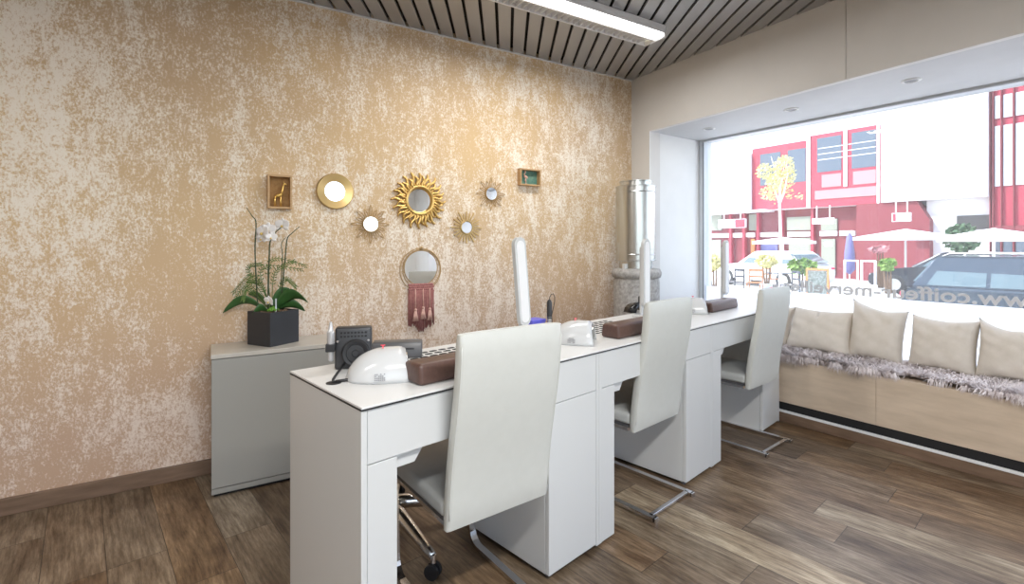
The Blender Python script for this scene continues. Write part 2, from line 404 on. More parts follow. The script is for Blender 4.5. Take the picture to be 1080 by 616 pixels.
# recessed downlights in the soffit
for i, (px, py, lb) in enumerate(((748, 135.7, 'small recessed downlight nearest the room corner'), (834.7, 115.3, 'recessed downlight in the middle of the window soffit'), (961, 84.7, 'recessed downlight in the soffit towards the right edge'))):
    x, y = onz(px, py, HZ)
    t = thing('downlight', lb, 'downlight', (x, y, HZ), 0, 'downlights in the window soffit')
    b = BM(); lathe(b, [(.033, 0), (.045, 0), (.045, -.004), (.033, -.004)], 28); b2 = b
    bm2 = BM(); lathe(bm2, [(.046, .0), (.046, -.003), (.034, -.006)], 28, cap=False); lathe(bm2, [(.034, -.006), (.030, -.001)], 28, cap=False); b.free()
    obj('trim_ring', bm2, 'wallw', t, True); b = BM(); lathe(b, [(.031, -.004), (.031, -.0005)], 24); obj('lamp', b, 'dplast', t)

# ------------------------------------------------------------------ ceiling luminaire
def luminaire(loc, label, grp, energy, ln=1.55, hw=.095):
    t = thing('ceiling_light', label, 'ceiling light', loc, 0, grp)
    b = BM(); box(b, -ln, 0, -hw, hw, -.03, -.002, .003); box(b, -ln, 0, -.006, .006, -.072, -.03); box(b, -.012, 0, -hw, hw, -.078, -.03, .003); box(b, -ln, -ln+.012, -hw, hw, -.078, -.03, .003)
    box(b, -ln, 0, hw-.006, hw, -.076, -.03); obj('housing', b, 'lampbody', t)
    b = BM(); box(b, -ln+.02, -.02, .008, hw-.007, -.045, -.041); obj('louvre_reflector', b, 'louvre', t)
    comb = [(-ln+.02, -.047), (-.02, -.047), (-.02, -.050)]
    for k in reversed(range(int((ln-.06)/.04))):
        xk = -ln+.03+k*.04; comb += [(xk+.004, -.050), (xk+.004, -.074), (xk, -.074), (xk, -.050)]
    comb += [(-ln+.02, -.050)]
    b = BM(); prism(b, comb, .008, hw-.007, Matrix(((1, 0, 0, 0), (0, 0, 1, 0), (0, 1, 0, 0), (0, 0, 0, 1)))); obj('louvre_blades', b, 'lampbody', t)
    b = BM(); m = Matrix.Rotation(PI/2, 4, 'Y'); lathe(b, [(.034, -ln+.02), (.034, -.02)], 20, (0, 0, 0), True, Matrix.Translation((0, -hw/2, -.052)) @ m)
    for v in b.verts: v.co.z = -.052+(v.co.z+.052)*.7
    obj('diffuser', b, 'tube', t, True, angle=40)
    b = BM(); box(b, -ln+.004, -.004, -hw, -hw+.004, -.052, -.03, .001); obj('side_reflector', b, 'lampbody', t)
    la = bpy.data.lights.new('tube_light', 'AREA'); la.shape = 'RECTANGLE'; la.size = ln-.1; la.size_y = .17; la.energy = energy; la.color = (1, .975, .94)
    lo = bpy.data.objects.new('tube_light', la); COL.objects.link(lo); lo.parent = t; lo.location = (-ln/2, 0, -.085)
    return t
e0 = onz(684, 48, CEIL-.078); e1 = onz(699, 41, CEIL-.078); ly_ = (e0[1]+e1[1])/2; lx_ = (e0[0]+e1[0])/2
luminaire((lx_, ly_, CEIL), 'long white fluorescent ceiling light with louvre above the manicure tables', 'ceiling lights', 15, 1.55, min(.12, max(.085, abs(e0[1]-e1[1])/2)))
luminaire((-1.6, -3.4, CEIL), 'added unseen fill light in a ceiling housing behind the camera on the right', 'ceiling lights', 66)  # unseen copy of the luminaire, added to keep the room from going dark
luminaire((-3.5, -2.2, CEIL), 'added unseen fill light in a ceiling housing behind the camera on the left', 'ceiling lights', 17)  # second unseen copy, added as weaker fill from the left

# ------------------------------------------------------------------ grey cabinet
c0 = W(-1.389, 2.273)
t = thing('cabinet', 'low grey cabinet against the plaster wall carrying the orchid', 'cabinet', (c0[0], c0[1], 0), 0)
CW, CD, CZ = .70, -c0[1]-.02, .668
b = BM(); box(b, 0, CW, .012, CD, .012, CZ-.022, .001); obj('body', b, 'grey', t)
b = BM(); box(b, 0.001, CW-.001, 0, .012, .045, CZ-.026, .001); obj('door', b, 'grey', t)
b = BM(); box(b, 0.001, CW-.001, 0.002, .012, .016, .041, .001); obj('plinth_strip', b, 'grey', t)
b = BM(); box(b, .01, CW-.01, .02, CD-.01, 0, .012); obj('base', b, 'black', t)
b = BM(); box(b, -.002, CW+.002, -.002, CD, CZ-.022, CZ-.002, .001); obj('top', b, 'greytop', t)

# ------------------------------------------------------------------ manicure tables
TW, TD, TH = .985, .497, .765
o0 = W(-.378, 1.233)
def table_origin(i):
    c, s = math.cos(ANG_D), math.sin(ANG_D); return (o0[0]+c*TW*i, o0[1]+s*TW*i)
def slot(bm, cx, cy, l, w, z):
    pts = []
    for i in range(6): a = -PI/2+PI*i/5; pts.append((cx+l/2-w/2+w/2*math.cos(a), cy+w/2*math.sin(a)))
    for i in range(6): a = PI/2+PI*i/5; pts.append((cx-l/2+w/2+w/2*math.cos(a), cy+w/2*math.sin(a)))
    prism(bm, pts, z, z+.0012)
def make_table():
    t = thing('manicure_table', '', 'table', (*o0, 0), ANG_D, 'white manicure tables in a row')
    g = .0015; w = TW-g; zt = TH-.006
    b = BM(); box(b, 0, w, -.002, TD, zt, TH, .001); tt = obj('tabletop', b, 'topw', t)
    b = BM(); box(b, -.001, w+.001, -.003, TD+.001, zt-.004, zt-.0002); obj('edge_core', b, 'edge', tt)
    zt -= .004
    b = BM()
    for i in range(9):
        for j in range(7):
            slot(b, .30+i*.042+(.0 if j % 2 == 0 else .0), .235+j*.033, .034, .018, TH-.0004)
    obj('vent_grille', b, 'black', tt)
    b = BM(); box(b, 0, .016, 0, TD, .012, zt, .001); obj('side_panel', b, 'white', t)
    b = BM(); box(b, .018, .103, .002, TD-.002, .012, .612, .0015); obj('leg', b, 'white', t)
    b = BM(); box(b, .018, .697, .002, .02, .6145, zt, .0015); obj('apron', b, 'white', t)
    b = BM(); box(b, .018, .103, .02, TD-.002, .6145, zt); box(b, .103, .697, TD-.03, TD-.012, .60, zt); obj('frame', b, 'white', t)
    b = BM(); box(b, .697, w-.018, .02, TD-.002, .018, zt, .0015); obj('pedestal', b, 'white', t)
    b = BM(); box(b, w-.016, w, 0, TD, .012, zt, .001); obj('side_panel', b, 'white', t)
    b = BM(); box(b, .697, w-.018, 0, .018, .6145, zt, .0015); obj('drawer_front', b, 'white', t)
    b = BM(); box(b, .697, w-.018, 0, .018, .02, .612, .0015); obj('door', b, 'white', t)
    for x in (.03, w-.03):
        for y in (.03, TD-.03):
            b = BM(); lathe(b, [(.012, 0), (.012, .014)], 12, (x, y, 0)); obj('foot', b, 'dplast', t)
    b = BM(); lathe(b, [(.012, 0), (.012, .02)], 12, (.725, .03, 0)); obj('foot', b, 'dplast', t)
    # under-table extraction box with a chamfered end
    b = BM(); m = Matrix(((1, 0, 0, 0), (0, 0, 1, 0), (0, 1, 0, 0), (0, 0, 0, 1)))
    prism(b, [(.104, zt), (.104, .572), (.17, .572), (.205, .618), (.205, zt)], .024, .36, m); obj('extraction_box', b, 'white', t)
    return t
tb0 = make_table()
lbls = ['white manicure table nearest the camera with black drill machine at its left end',
        'middle white manicure table of the row of three', 'farthest white manicure table, its right end towards the window bench']
tables = [tb0]
for i in (1, 2):
    c = copy_tree(tb0); x, y = table_origin(i); c.location = (x, y, 0); tables.append(c)
for c, l in zip(tables, lbls): c['label'] = l

# things on the tables ------------------------------------------------
def armrest(cam, yaw, label, Lg=.40):
    x, y = W(*cam)
    b = BM(); box(b, 0, Lg, 0, .098, 0, .058, .012, 4)
    for v in b.verts:
        if v.co.z > .03: v.co.y = .049+(v.co.y-.049)*.9; v.co.z += .006*(1-((v.co.y-.049)/.05)**2)
    o = obj('arm_cushion', b, 'brown', None, True, (x, y, TH), ANG_D+yaw, 50); tag(o, label, 'arm cushion', 'brown arm cushions')
    return o
armrest((-.262, 1.412), 0, 'brown leather arm cushion beside the white dome lamp on the nearest table')
armrest((.463, 2.125), 0, 'brown leather arm cushion on the middle table, behind the second chair')
armrest((1.21, 2.97), .02, 'brown leather arm cushion on the farthest table')
DN = dirw(.97, -.25)
def dome(cam, label, yaw=0):
    x, y = W(*cam)
    t = thing('nail_lamp', label, 'nail lamp', (x, y, TH), DN+yaw, 'white nail curing lamps')
    Lh, Wd, H = .19, .085, .092; n = 26; m = 18
    b = BM(); rings = []
    for i in range(m+1):
        s = i/m; xx = -Lh/2+Lh*(1-math.cos(s*PI/2*1.0))**.9 if False else -Lh*.55+Lh*s
        k = math.sqrt(max(0, 1-(1-min(1, s*1.45))**2.3)); k = max(k, .04)
        if s > .8: k *= 1-.06*((s-.8)/.2)**2
        rings.append([b.verts.new((xx+.012*math.sin(PI*j/n)*(1 if s > .9 else 0)*-1, -Wd*k*math.cos(PI*j/n), H*k**1.15*max(0.0, math.sin(PI*j/n))**.9)) for j in range(n+1)])
    for p, q in zip(rings, rings[1:]):
        for j in range(n): b.faces.new((p[j], p[j+1], q[j+1], q[j]))
    b.faces.new(rings[0])
    o = obj('shell', b, 'wplast', t, True); sm = o.modifiers.new('thick', 'SOLIDIFY'); sm.thickness = .006; sm.offset = -1
    b = BM(); rr = []
    for xx in (-.03, Lh*.42):
        rr.append([b.verts.new((xx, -Wd*.78*math.cos(PI*j/n), max(.001, H*.78*math.sin(PI*j/n)))) for j in range(n+1)])
    for j in range(n): b.faces.new((rr[0][j], rr[0][j+1], rr[1][j+1], rr[1][j]))
    b.faces.new(rr[0]); obj('liner', b, 'duct', t, True)
    b = BM(); prism(b, [(Lh*.45-.01 + 0*i, 0) for i in range(0)] or [(-.09, -.02), (-.05, -.07), (.07, -.084), (.07, .084), (-.05, .07), (-.09, .02)], 0, .004); obj('base', b, 'wplast', t)
    # small printed lines and logo on the flank
    b = BM()
    for k in range(4):
        for q in range(6):
            if rnd.random() < .75: box(b, -.018+q*.0052, -.0145+q*.0052, -.0915, -.0905, .012+k*.0055, .0148+k*.0055)
    for v in b.verts: v.co.y += (v.co.z)*.26-.001
    obj('print', b, 'grey_print', t)
    b = BM(); tm = textmesh('T', .02, .0004, .001)
    tm.transform(Matrix.Translation((0, -.03, .095)) @ Matrix.Rotation(-.0, 4, 'Z') @ Matrix.Rotation(.6, 4, 'X')); b.free()
    obj('logo', tm, 'red_print', t)
    return t
dome((-.405, 1.52), 'white dome nail lamp with red mark beside the drill machine on the nearest table', .52)
dome((.265, 2.08), 'white arched nail lamp next to the first chair, before the middle arm cushion')
dome((1.09, 2.99), 'white nail lamp partly behind the second chair, by the farthest arm cushion')

def lamp(i, cam, tilt, label):
    x, y = W(*cam)
    t = thing('desk_lamp', label, 'desk lamp', (x, y, TH), ANG_D, 'slim white desk lamps')
    b = BM(); box(b, -.05, .05, -.02, .07, 0, .014, .005); obj('base', b, 'wplast', t)
    b = BM(); box(b, -.014, .014, .028, .042, .012, .40, .004); obj('arm', b, 'wplast', t)
    def stad(w, z0, z1, y0, y1):
        pts = [(w/2*math.cos(a), z1-w/2+w/2*math.sin(a)) for a in [PI*k/12 for k in range(13)]]+[(w/2*math.cos(a), z0+w/2+w/2*math.sin(a)) for a in [PI+PI*k/12 for k in range(13)]]
        bb = BM(); prism(bb, pts, -y1, -y0, Matrix(((1, 0, 0, 0), (0, 0, -1, 0), (0, 1, 0, 0), (0, 0, 0, 1)))); return bb
    h = obj('lamp_head', stad(.066, .06, .445, 0, .02), 'wplast', t); h.rotation_euler = (0, tilt, 0)
    b = stad(.046, .075, .43, -.002, 0); o = obj('diffuser', b, 'lampbody', h)
    b = BM(); box(b, -.01, .01, .018, .03, .36, .40, .003); obj('joint', b, 'chrome', t)
    return t
def tpt(t_, s_): return (-.378+.7275*t_-.6865*s_, 1.233+.6861*t_+.727*s_)
lamp(0, tpt(.94, .35), -.1, 'slim white upright desk lamp rising behind the first chair')
lamp(1, tpt(1.905, .35), 0, 'slim white upright desk lamp in front of the stone column')
lamp(2, tpt(2.92, .33), 0, 'slim white upright desk lamp seen against the shop window')

# drill machine on the nearest table
x, y = W(-.53, 1.635)
t = thing('drill_machine', 'black nail drill machine with round fan and silver handpiece', 'nail drill', (x, y, TH), dirw(.97, .24), None)
b = BM(); box(b, -.055, .062, -.018, .03, .0, .135, .008, 3)
for v in b.verts: v.co.y += (v.co.z)*.10
obj('body', b, 'bplast', t, True, angle=40)
b = BM(); lathe(b, [(.046, 0), (.046, .012), (.040, .018), (.030, .016), (.028, .022), (.012, .022), (.01, .026)], 32, (0, 0, 0), True, Matrix.Translation((.012, -.012, .052)) @ Matrix.Rotation(PI/2-.1, 4, 'X')); obj('fan_housing', b, 'rubber', t, True, angle=40)
b = BM()
for k in range(8):
    for r_ in range(2): box(b, -.038+k*.011, -.031+k*.011, -.0195, -.016, .103+r_*.012, .109+r_*.012)
for v in b.verts: v.co.y += (v.co.z)*.10+.001
obj('vent_slots', b, 'black', t)
for sx in (-.045, .052):
    b = BM(); m = Matrix.Translation((sx, -.012, .093)) @ Matrix.Rotation(PI/2, 4, 'X'); lathe(b, [(.004, -.003), (.004, .006)], 8, (0, 0, 0), True, m); obj('screw', b, 'chrome', t)
b = BM(); box(b, -.081, -.052, -.034, .0, .062, .088, .003); obj('holder', b, 'rubber', t)
b = BM(); lathe(b, [(.004, .03), (.0085, .035), (.0085, .078), (.0125, .083), (.0125, .126), (.008, .131), (.0055, .150), (.004, .158)], 16, (-.066, -.02, 0)); obj('handpiece', b, 'silver', t, True, angle=40)
g = Vector(W(*[0, 0])) if False else None
gx, gy = onz(352, 404, TH)
x2, y2 = x, y
b = BM()
pts = [Vector((x-.03, y-.01, TH+.02)), Vector((x-.05, y-.05, TH+.012)), Vector(((x+gx)/2-.02, (y+gy)/2, TH+.008)), Vector((gx, gy+.01, TH+.008)), Vector((gx, gy, TH+.003))]
tube(b, pts, .004, 8); o = obj('power_cable', b, 'rubber', None, True); tag(o, 'short black cable from the drill machine to the cable hole', 'cable')
b = BM()
pts = [Vector((x+.06, y-.085, TH+.005)), Vector((gx+.08, gy-.0, TH+.006)), Vector((gx+.03, gy-.008, TH+.006)), Vector((gx+.005, gy, TH+.004))]
tube(b, pts, .0045, 8); o = obj('power_cable', b, 'rubber', None, True); tag(o, 'black cable from the white dome lamp to the cable hole', 'cable')
b = BM(); lathe(b, [(.022, 0), (.022, .0015), (.015, .002)], 24, (gx, gy, TH)); o = obj('cable_grommet', b, 'rubber'); tag(o, 'round black cable grommet in the nearest tabletop', 'cable grommet')
x, y = W(-.408, 1.80)
t = thing('control_unit', 'low black box at the rear edge of the nearest table behind the dome', 'device', (x, y, TH), dirw(.98, .15))
b = BM(); box(b, -.10, .078, -.03, .03, 0, .056, .006, 3)
for v in b.verts: v.co.y += v.co.z*.3
obj('housing', b, 'dplast', t, True, angle=40)
b = BM(); box(b, .02, .05, -.022, -.02, .03, .036); obj('badge', b, 'bplast', t)
# items on the middle table
x, y = W(.175, 2.30)
t = thing('nail_drill', 'upright black nail drill handpiece in a small clear stand with looped cord', 'nail drill', (x, y, TH), ANG_D)
b = BM(); lathe(b, [(.022, 0), (.022, .006), (.009, .01), (.009, .06), (.012, .075), (.008, .075)], 20); obj('stand', b, 'duct', t, True, angle=40)
b = BM(); lathe(b, [(.006, .055), (.0115, .07), (.0125, .085), (.0125, .14), (.009, .15), (.004, .155)], 18); obj('handpiece', b, 'bplast', t, True, angle=40)
b = BM(); tube(b, [(0, 0, .152), (.002, 0, .165), (.012, 0, .178), (.027, 0, .18), (.037, 0, .165), (.036, 0, .14), (.026, 0, .11), (.016, 0, .08), (.03, .01, .03), (.06, .02, .004)], .0018, 6); obj('cord', b, 'rubber', t, True)
x, y = W(.105, 2.36)
t = thing('storage_box', 'small violet blue box behind the first chair on the middle table', 'box', (x, y, TH), ANG_D)
b = BM(); box(b, -.045, .045, -.035, .035, 0, .05, .003); obj('body', b, 'blue', t)
b = BM(); box(b, -.047, .047, -.037, .037, .044, .056, .003); obj('lid', b, 'blue', t)
x, y = W(.225, 2.36)
t = thing('nail_clipper_tray', 'small black tray of tools beside the upright drill', 'tool tray', (x, y, TH), ANG_D)
b = BM(); box(b, -.03, .03, -.02, .02, 0, .018, .005, 3); obj('tray', b, 'bplast', t)
b = BM(); tube(b, [(-.025, 0, .018), (0, .004, .030), (.028, 0, .026)], .004, 8); obj('clipper', b, 'chrome', t, True)
# farthest table: dark curved holder beside the lamp
x, y = W(.765, 3.02)
t = thing('hand_rest', 'black curved hand rest at the rear of the middle table by the column', 'hand rest', (x, y, TH), ANG_D)
b = BM()
pts = [(-.075, 0, .004), (-.06, 0, .03), (-.03, 0, .046), (0, 0, .051), (.035, 0, .046), (.06, 0, .03), (.075, 0, .004)]
tube(b, pts, .01, 4, flat=None)
for v in b.verts: v.co.y *= 4.5
obj('arch', b, 'blackgloss', t, True)
b = BM(); box(b, .03, .045, -.01, .01, .045, .095, .004); obj('knob', b, 'bplast', t)

# ------------------------------------------------------------------ chairs
def slab(bm, poly, w, bulge):
    """poly: closed side profile (y,z); w half width; rounded in x"""
    n = len(poly); xs = [-w, -w+.006, -w+.018]+[-w+.018+(2*w-.036)*k/6 for k in range(1, 6)]+[w-.018, w-.006, w]
    cy = sum(p[0] for p in poly)/n; rings = []
    for x in xs:
        e = (abs(x)-(w-.018))/.018; s = 1 if e <= 0 else math.sqrt(max(0, 1-e*e))*.55+.45
        rings.append((x, s))
    return rings
def make_chair():
    t = thing('chair', '', 'chair', (0, 0, 0), 0, 'white leather cantilever chairs')
    # backrest: tall padded slab leaning back (y forward to the seat)
    HWB, HWT = .186, .184; z0, z1 = .36, .93; th = .038
    b = BM(); rings = []; nz = 18; nx = 12
    def yc(z):
        s = (z-z0)/(z1-z0); return -.072*s-.018*math.sin(PI*s)*0+.006*math.sin(PI*s*2)
    prof = [(-1, 0), (-.99, .5), (-.95, .85), (-.88, 1)]
    us = [-1, -.985, -.94, -.85]+[-.85+1.7*k/8 for k in range(1, 8)]+[.85, .94, .985, 1]
    hh = [.5, .8, .96, 1]+[1]*7+[1, .96, .8, .5]
    for i in range(nz+1):
        s = i/nz; z = z0+(z1-z0)*s; hw = HWB+(HWT-HWB)*s
        zz = 1
        if s < .03: zz = .7
        if s > .97: zz = .55
        ring = []
        for u, h in zip(us, hh): ring.append(b.verts.new((u*hw, yc(z)-th/2*h*zz-.004*(1-u*u)*math.sin(PI*s), z-(.003*abs(u)**6 if s > .97 else 0))))
        for u, h in zip(us[::-1], hh[::-1]): ring.append(b.verts.new((u*hw, yc(z)+th/2*h*zz, z-(.003*abs(u)**6 if s > .97 else 0))))
        rings.append(ring)
    m = len(rings[0])
    for p, q in zip(rings, rings[1:]):
        for j in range(m): b.faces.new((p[j], p[(j+1) % m], q[(j+1) % m], q[j]))
    b.faces.new(rings[0]); b.faces.new(rings[-1])
    bk = obj('backrest', b, 'leather', t, True, angle=60)
    for sx in (-1, 1):
        b = BM(); tube(b, [(sx*(HWB+(HWT-HWB)*s-.004), yc(z0+(z1-z0)*s)-th/2*.86, z0+(z1-z0)*s) for s in [k/16 for k in range(1, 16)]], .002, 6)
        obj('piping', b, 'leather', bk, True)
    b = BM(); box(b, -.185, .185, .012, .43, .385, .435, .016, 4)
    for v in b.verts:
        if v.co.z > .41: v.co.z += .012*(1-(v.co.x/.2)**2)*(1-((v.co.y-.21)/.24)**2)
    obj('seat', b, 'seat', t, True, angle=60)
    b = BM(); box(b, -.175, .175, .02, .42, .37, .385, .002); obj('seat_pan', b, 'dplast', t)
    for sx in (-1, 1):
        X = sx*.158
        pts = [(X, .03, .362), (X, .30, .362)]
        pts += [(X, .385+.04*math.cos(a), .322+.04*math.sin(a)) for a in [PI/2-PI/2*k/5 for k in range(6)]]
        pts += [(X, .425, .30), (X, .415, .08)]
        pts += [(X, .355+.058*math.cos(a), .07+.058*math.sin(a)) for a in [-PI/2*k/5 for k in range(1, 6)]]
        pts += [(X, .30, .012), (X, -.10, .012)]
        b = BM(); tube(b, pts, .01, flat=(.026, .016)); obj('frame', b, 'chrome', t)
        b = BM(); box(b, X-.013, X+.013, -.105, -.092, 0, .02, .001); obj('end_cap', b, 'chrome', t)
    b = BM(); box(b, -.158, .158, -.082, -.062, .008, .020, .002); obj('cross_bar', b, 'chrome', t)
    b = BM(); box(b, -.158, .158, .06, .085, .352, .370, .002); obj('cross_bar', b, 'chrome', t)
    return t
ch0 = make_chair()
def place_chair(c, BL, BR, label):
    mx, my = W((BL[0]+BR[0])/2, (BL[1]+BR[1])/2); a = dirw(BR[0]-BL[0], BR[1]-BL[1])
    # chair x axis runs left->right seen from behind; y forward
    off = .02; c.location = (mx-math.sin(a)*off, my+math.cos(a)*off, 0); c.rotation_euler = (0, 0, a); c['label'] = label
chs = [ch0, copy_tree(ch0), copy_tree(ch0)]
place_chair(chs[0], (-.176, 1.385), (.117, 1.601), 'white leather high-backed chair nearest the camera, at the first manicure table')
place_chair(chs[1], (.534, 2.124), (.811, 2.374), 'white leather high-backed chair at the middle manicure table')
place_chair(chs[2], (1.331, 2.757), (1.639, 3.009), 'white leather high-backed chair farthest away, beside the window bench')

# swivel stool behind the nearest table
hx, hy = W(-.50, 1.985)
t = thing('swivel_stool', 'swivel stool with polished five-star base on black castors under the nearest table', 'stool', (hx, hy, 0), 0)
b = BM(); lathe(b, [(.17, .42), (.185, .435), (.185, .455), (.16, .475), (.02, .48)], 36); obj('seat', b, 'bplast', t, True, angle=50)
b = BM(); lathe(b, [(.03, .08), (.03, .16), (.02, .17), (.02, .30), (.014, .30), (.014, .42)], 20); obj('column', b, 'chrome', t, True, angle=40)
a0 = math.atan2(W(-.266, 1.72)[1]-hy, W(-.266, 1.72)[0]-hx)
for k in range(5):
    a = a0+2*PI*k/5
    R = Matrix.Rotation(a, 4, 'Z')
    b = BM(); tube(b, [R @ Vector((.02, 0, .135)), R @ Vector((.10, 0, .125)), R @ Vector((.2, 0, .105)), R @ Vector((.30, 0, .083)), R @ Vector((.335, 0, .078))], [.028, .027, .023, .018, .014], 10); lg = obj('leg', b, 'alu', t, True)
    b = BM(); c_ = R @ Vector((.335, 0, 0)); lathe(b, [(.011, .055), (.011, .085)], 12, (c_.x, c_.y, 0)); obj('castor_stem', b, 'chrome', lg, True, angle=40)
    b = BM()
    for s in (-1, 1):
        m = Matrix.Translation((c_.x, c_.y, .027)) @ Matrix.Rotation(a+.5, 4, 'Z') @ Matrix.Rotation(PI/2, 4, 'X')
        lathe(b, [(.016, s*.012-.009), (.026, s*.012-.007), (.027, s*.012), (.026, s*.012+.007), (.016, s*.012+.009)], 20, (0, 0, 0), True, m)
    obj('castor', b, 'rubber', lg, True, angle=40)

# ------------------------------------------------------------------ duct on stone column
sx, sy = W(.9355, 3.703)
t = thing('stone_column', 'round grey stone column with rounded rim in the corner', 'column', (sx, sy, 0))
b = BM(); lathe(b, [(.168, 0), (.168, .90), (.160, .93)], 48); obj('shaft', b, 'stone', t, True, angle=40)
b = BM(); lathe(b, [(.160, .93), (.176, .937), (.183, .96), (.183, .975), (.172, .998), (.13, 1.004)], 48); obj('rim', b, 'stone', t, True, angle=60)
t = thing('metal_duct', 'shiny galvanised metal duct cylinder standing on the stone column', 'duct', (sx-.006, sy, 1.004))
b = BM(); lathe(b, [(.122, .0), (.122, .055)], 40); obj('lower_collar', b, 'duct', t, True, angle=40)
b = BM(); lathe(b, [(.146, .055), (.149, .058), (.149, .063), (.146, .066), (.146, .10), (.148, .104), (.146, .108), (.146, .56), (.148, .564), (.146, .568), (.146, .60), (.149, .604), (.149, .61), (.142, .614)], 56); obj('body', b, 'duct', t, True, angle=25)
b = BM(); lathe(b, [(.118, .61), (.118, .64), (.121, .643), (.121, .65), (.112, .652), (.112, .63)], 44); obj('upper_collar', b, 'duct', t, True, angle=25)
b = BM(); bb = Matrix.Rotation(dirw(-.2, -1), 4, 'Z')
for k in range(9): ball(b, bb @ Vector((.147, 0, .18+k*.03)), .003, 6)
obj('rivets', b, 'duct', t)
b = BM(); box(b, -.02, .02, -.015, .015, 0, .05, .004); o = obj('junction_box', b, 'wplast', None, loc=(*W(.80, 3.72), 1.0)); o.location.z = 1.0
tag(o, 'tiny white box standing on the rim of the stone column', 'box'); o.location = (*W(.835, 3.62), .99)

# ------------------------------------------------------------------ bench, cushions, fur
t = thing('window_bench', 'long birch plywood bench under the shop window', 'bench', (*bw, 0), ANG_U)
b = BM(); box(b, bl_u+.0, -.62, 0, .018, .130, .417, .001); obj('front_panel', b, 'ply', t)
b = BM(); box(b, -.6185, BE, 0, .018, .130, .417, .001); obj('front_panel', b, 'ply', t)
b = BM(); box(b, bl_u, BE, .018, WI-.045, .399, .417, .001); obj('seat_board', b, 'ply', t)
b = BM(); box(b, bl_u, BE, .006, .03, .078, .399); obj('plinth', b, 'black', t)
def fur(name, u0, u1, n0, n1, cnt, ln, m, label, seed, z0=.417):
    r = random.Random(seed); b = BM()
    def edge(u): return n0+.03*math.sin(u*9+seed)+.015*math.sin(u*31+seed*2)
    nu, nn = 60, 12; g = []
    for i in range(nu+1):
        u = u0+(u1-u0)*i/nu; e_ = max(.012, edge(u)+.02)
        g.append([b.verts.new((u+.02*math.sin(j*1.7+i), e_+(n1-e_)*j/nn, .012+.006*math.sin(i*.9+seed)*math.sin(j*1.3))) for j in range(nn+1)])
    for i in range(nu):
        for j in range(nn): b.faces.new((g[i][j], g[i+1][j], g[i+1][j+1], g[i][j+1]))
    for k in range(cnt):
        u = r.uniform(u0, u1); e_ = edge(u); f = r.random()**1.5; n = max(.0, e_)+(n1-max(0, e_))*f
        cl = math.sin(u*37+seed)*1.2+math.sin(n*45+u*21)*1.4; a = cl+r.gauss(0, .5)-PI/2*(1 if f < .15 else .6)
        l = ln*r.uniform(.6, 1.25)
        dx, dy = math.cos(a)*l, math.sin(a)*l; h = l*r.uniform(.2, .6)
        w_ = .0022; px_, py_ = -math.sin(a)*w_, math.cos(a)*w_
        zb = .014; over = n+dy < .004
        z2 = zb+h*(.5 if over else 1); z4 = zb-h*.9 if over else zb+h*.75
        v0 = b.verts.new((u-px_, n-py_, zb)); v1 = b.verts.new((u+px_, n+py_, zb))
        ym = n+dy*.5
        v2 = b.verts.new((u+dx*.5-px_, ym-py_, z2)); v3 = b.verts.new((u+dx*.5+px_, ym+py_, z2))
        v4 = b.verts.new((u+dx, n+dy, z4))
        b.faces.new((v0, v1, v3, v2)); b.faces.new((v2, v3, v4))
    o = obj(name, b, m, None, False, (*bw, z0), ANG_U); tag(o, label, 'fur throw', 'fur throws on the bench')
    return o
def ub(px, py, z=.43):
    Y = (CH-z)*F/(py-HY); X = (px-HX)/F*Y; return (X-BX)*UX+(Y-BY)*UY, (X-BX)*NX+(Y-BY)*NY
fur('fur_throw', -1.9, ub(925, 390)[0], .0, WI-.06, 15000, .075, 'fur1', 'shaggy grey brown fur throw on the left half of the bench', 3)
fur('fur_throw', ub(905, 388)[0], 1.3, .035, WI-.06, 24000, .06, 'fur2', 'pale pinkish grey fur throw spread over the right half of the bench', 5, .419)
def pillow(sz, th, seed, sag=.0):
    r = random.Random(seed); n = 28; b = BM(); ph = [r.uniform(0, 6) for _ in range(8)]
    def pt(i, j, s):
        x = -1+2*i/n; y = -1+2*j/n
        e = max(0, (1-abs(x)**2.4))*max(0, (1-abs(y)**2.4)); h = e**.36
        sxw = 1-.10*(1-y*y)*abs(x)**2; syw = 1-.12*(1-x*x)*abs(y)**2
        w = .010*math.sin(5*x+3*y+ph[0])*math.sin(4*y+ph[1])*h
        cor = (abs(x)*abs(y))**2.2
        w += .013*math.sin(11*(x+y*.6*math.sin(ph[6]))+ph[2]+3*math.sin(y*2))*(.15+y*y)*h+.010*math.sin(15*y+ph[3]+6*x)*(.1+x*x)*h+.012*math.sin(9*(x*.7+y)+ph[7])*h*max(0, y+.2)
        X = x*sxw*sz/2; Z = y*syw*sz/2
        if y > 0: Z -= sag*(1-x*x)*y*.05
        Z += .012*math.sin(2.2*x+ph[4])*max(0, y)
        return b.verts.new((X, s*(th/2*h+.002)+w*s, Z))
    A = [[pt(i, j, -1) for j in range(n+1)] for i in range(n+1)]
    B_ = [[None]*(n+1) for _ in range(n+1)]
    for i in range(n+1):
        for j in range(n+1):
            B_[i][j] = A[i][j] if i in (0, n) or j in (0, n) else pt(i, j, 1)
    for i in range(n):
        for j in range(n):
            b.faces.new((A[i][j], A[i+1][j], A[i+1][j+1], A[i][j+1])); b.faces.new((B_[i][j], B_[i][j+1], B_[i+1][j+1], B_[i+1][j]))
    return b
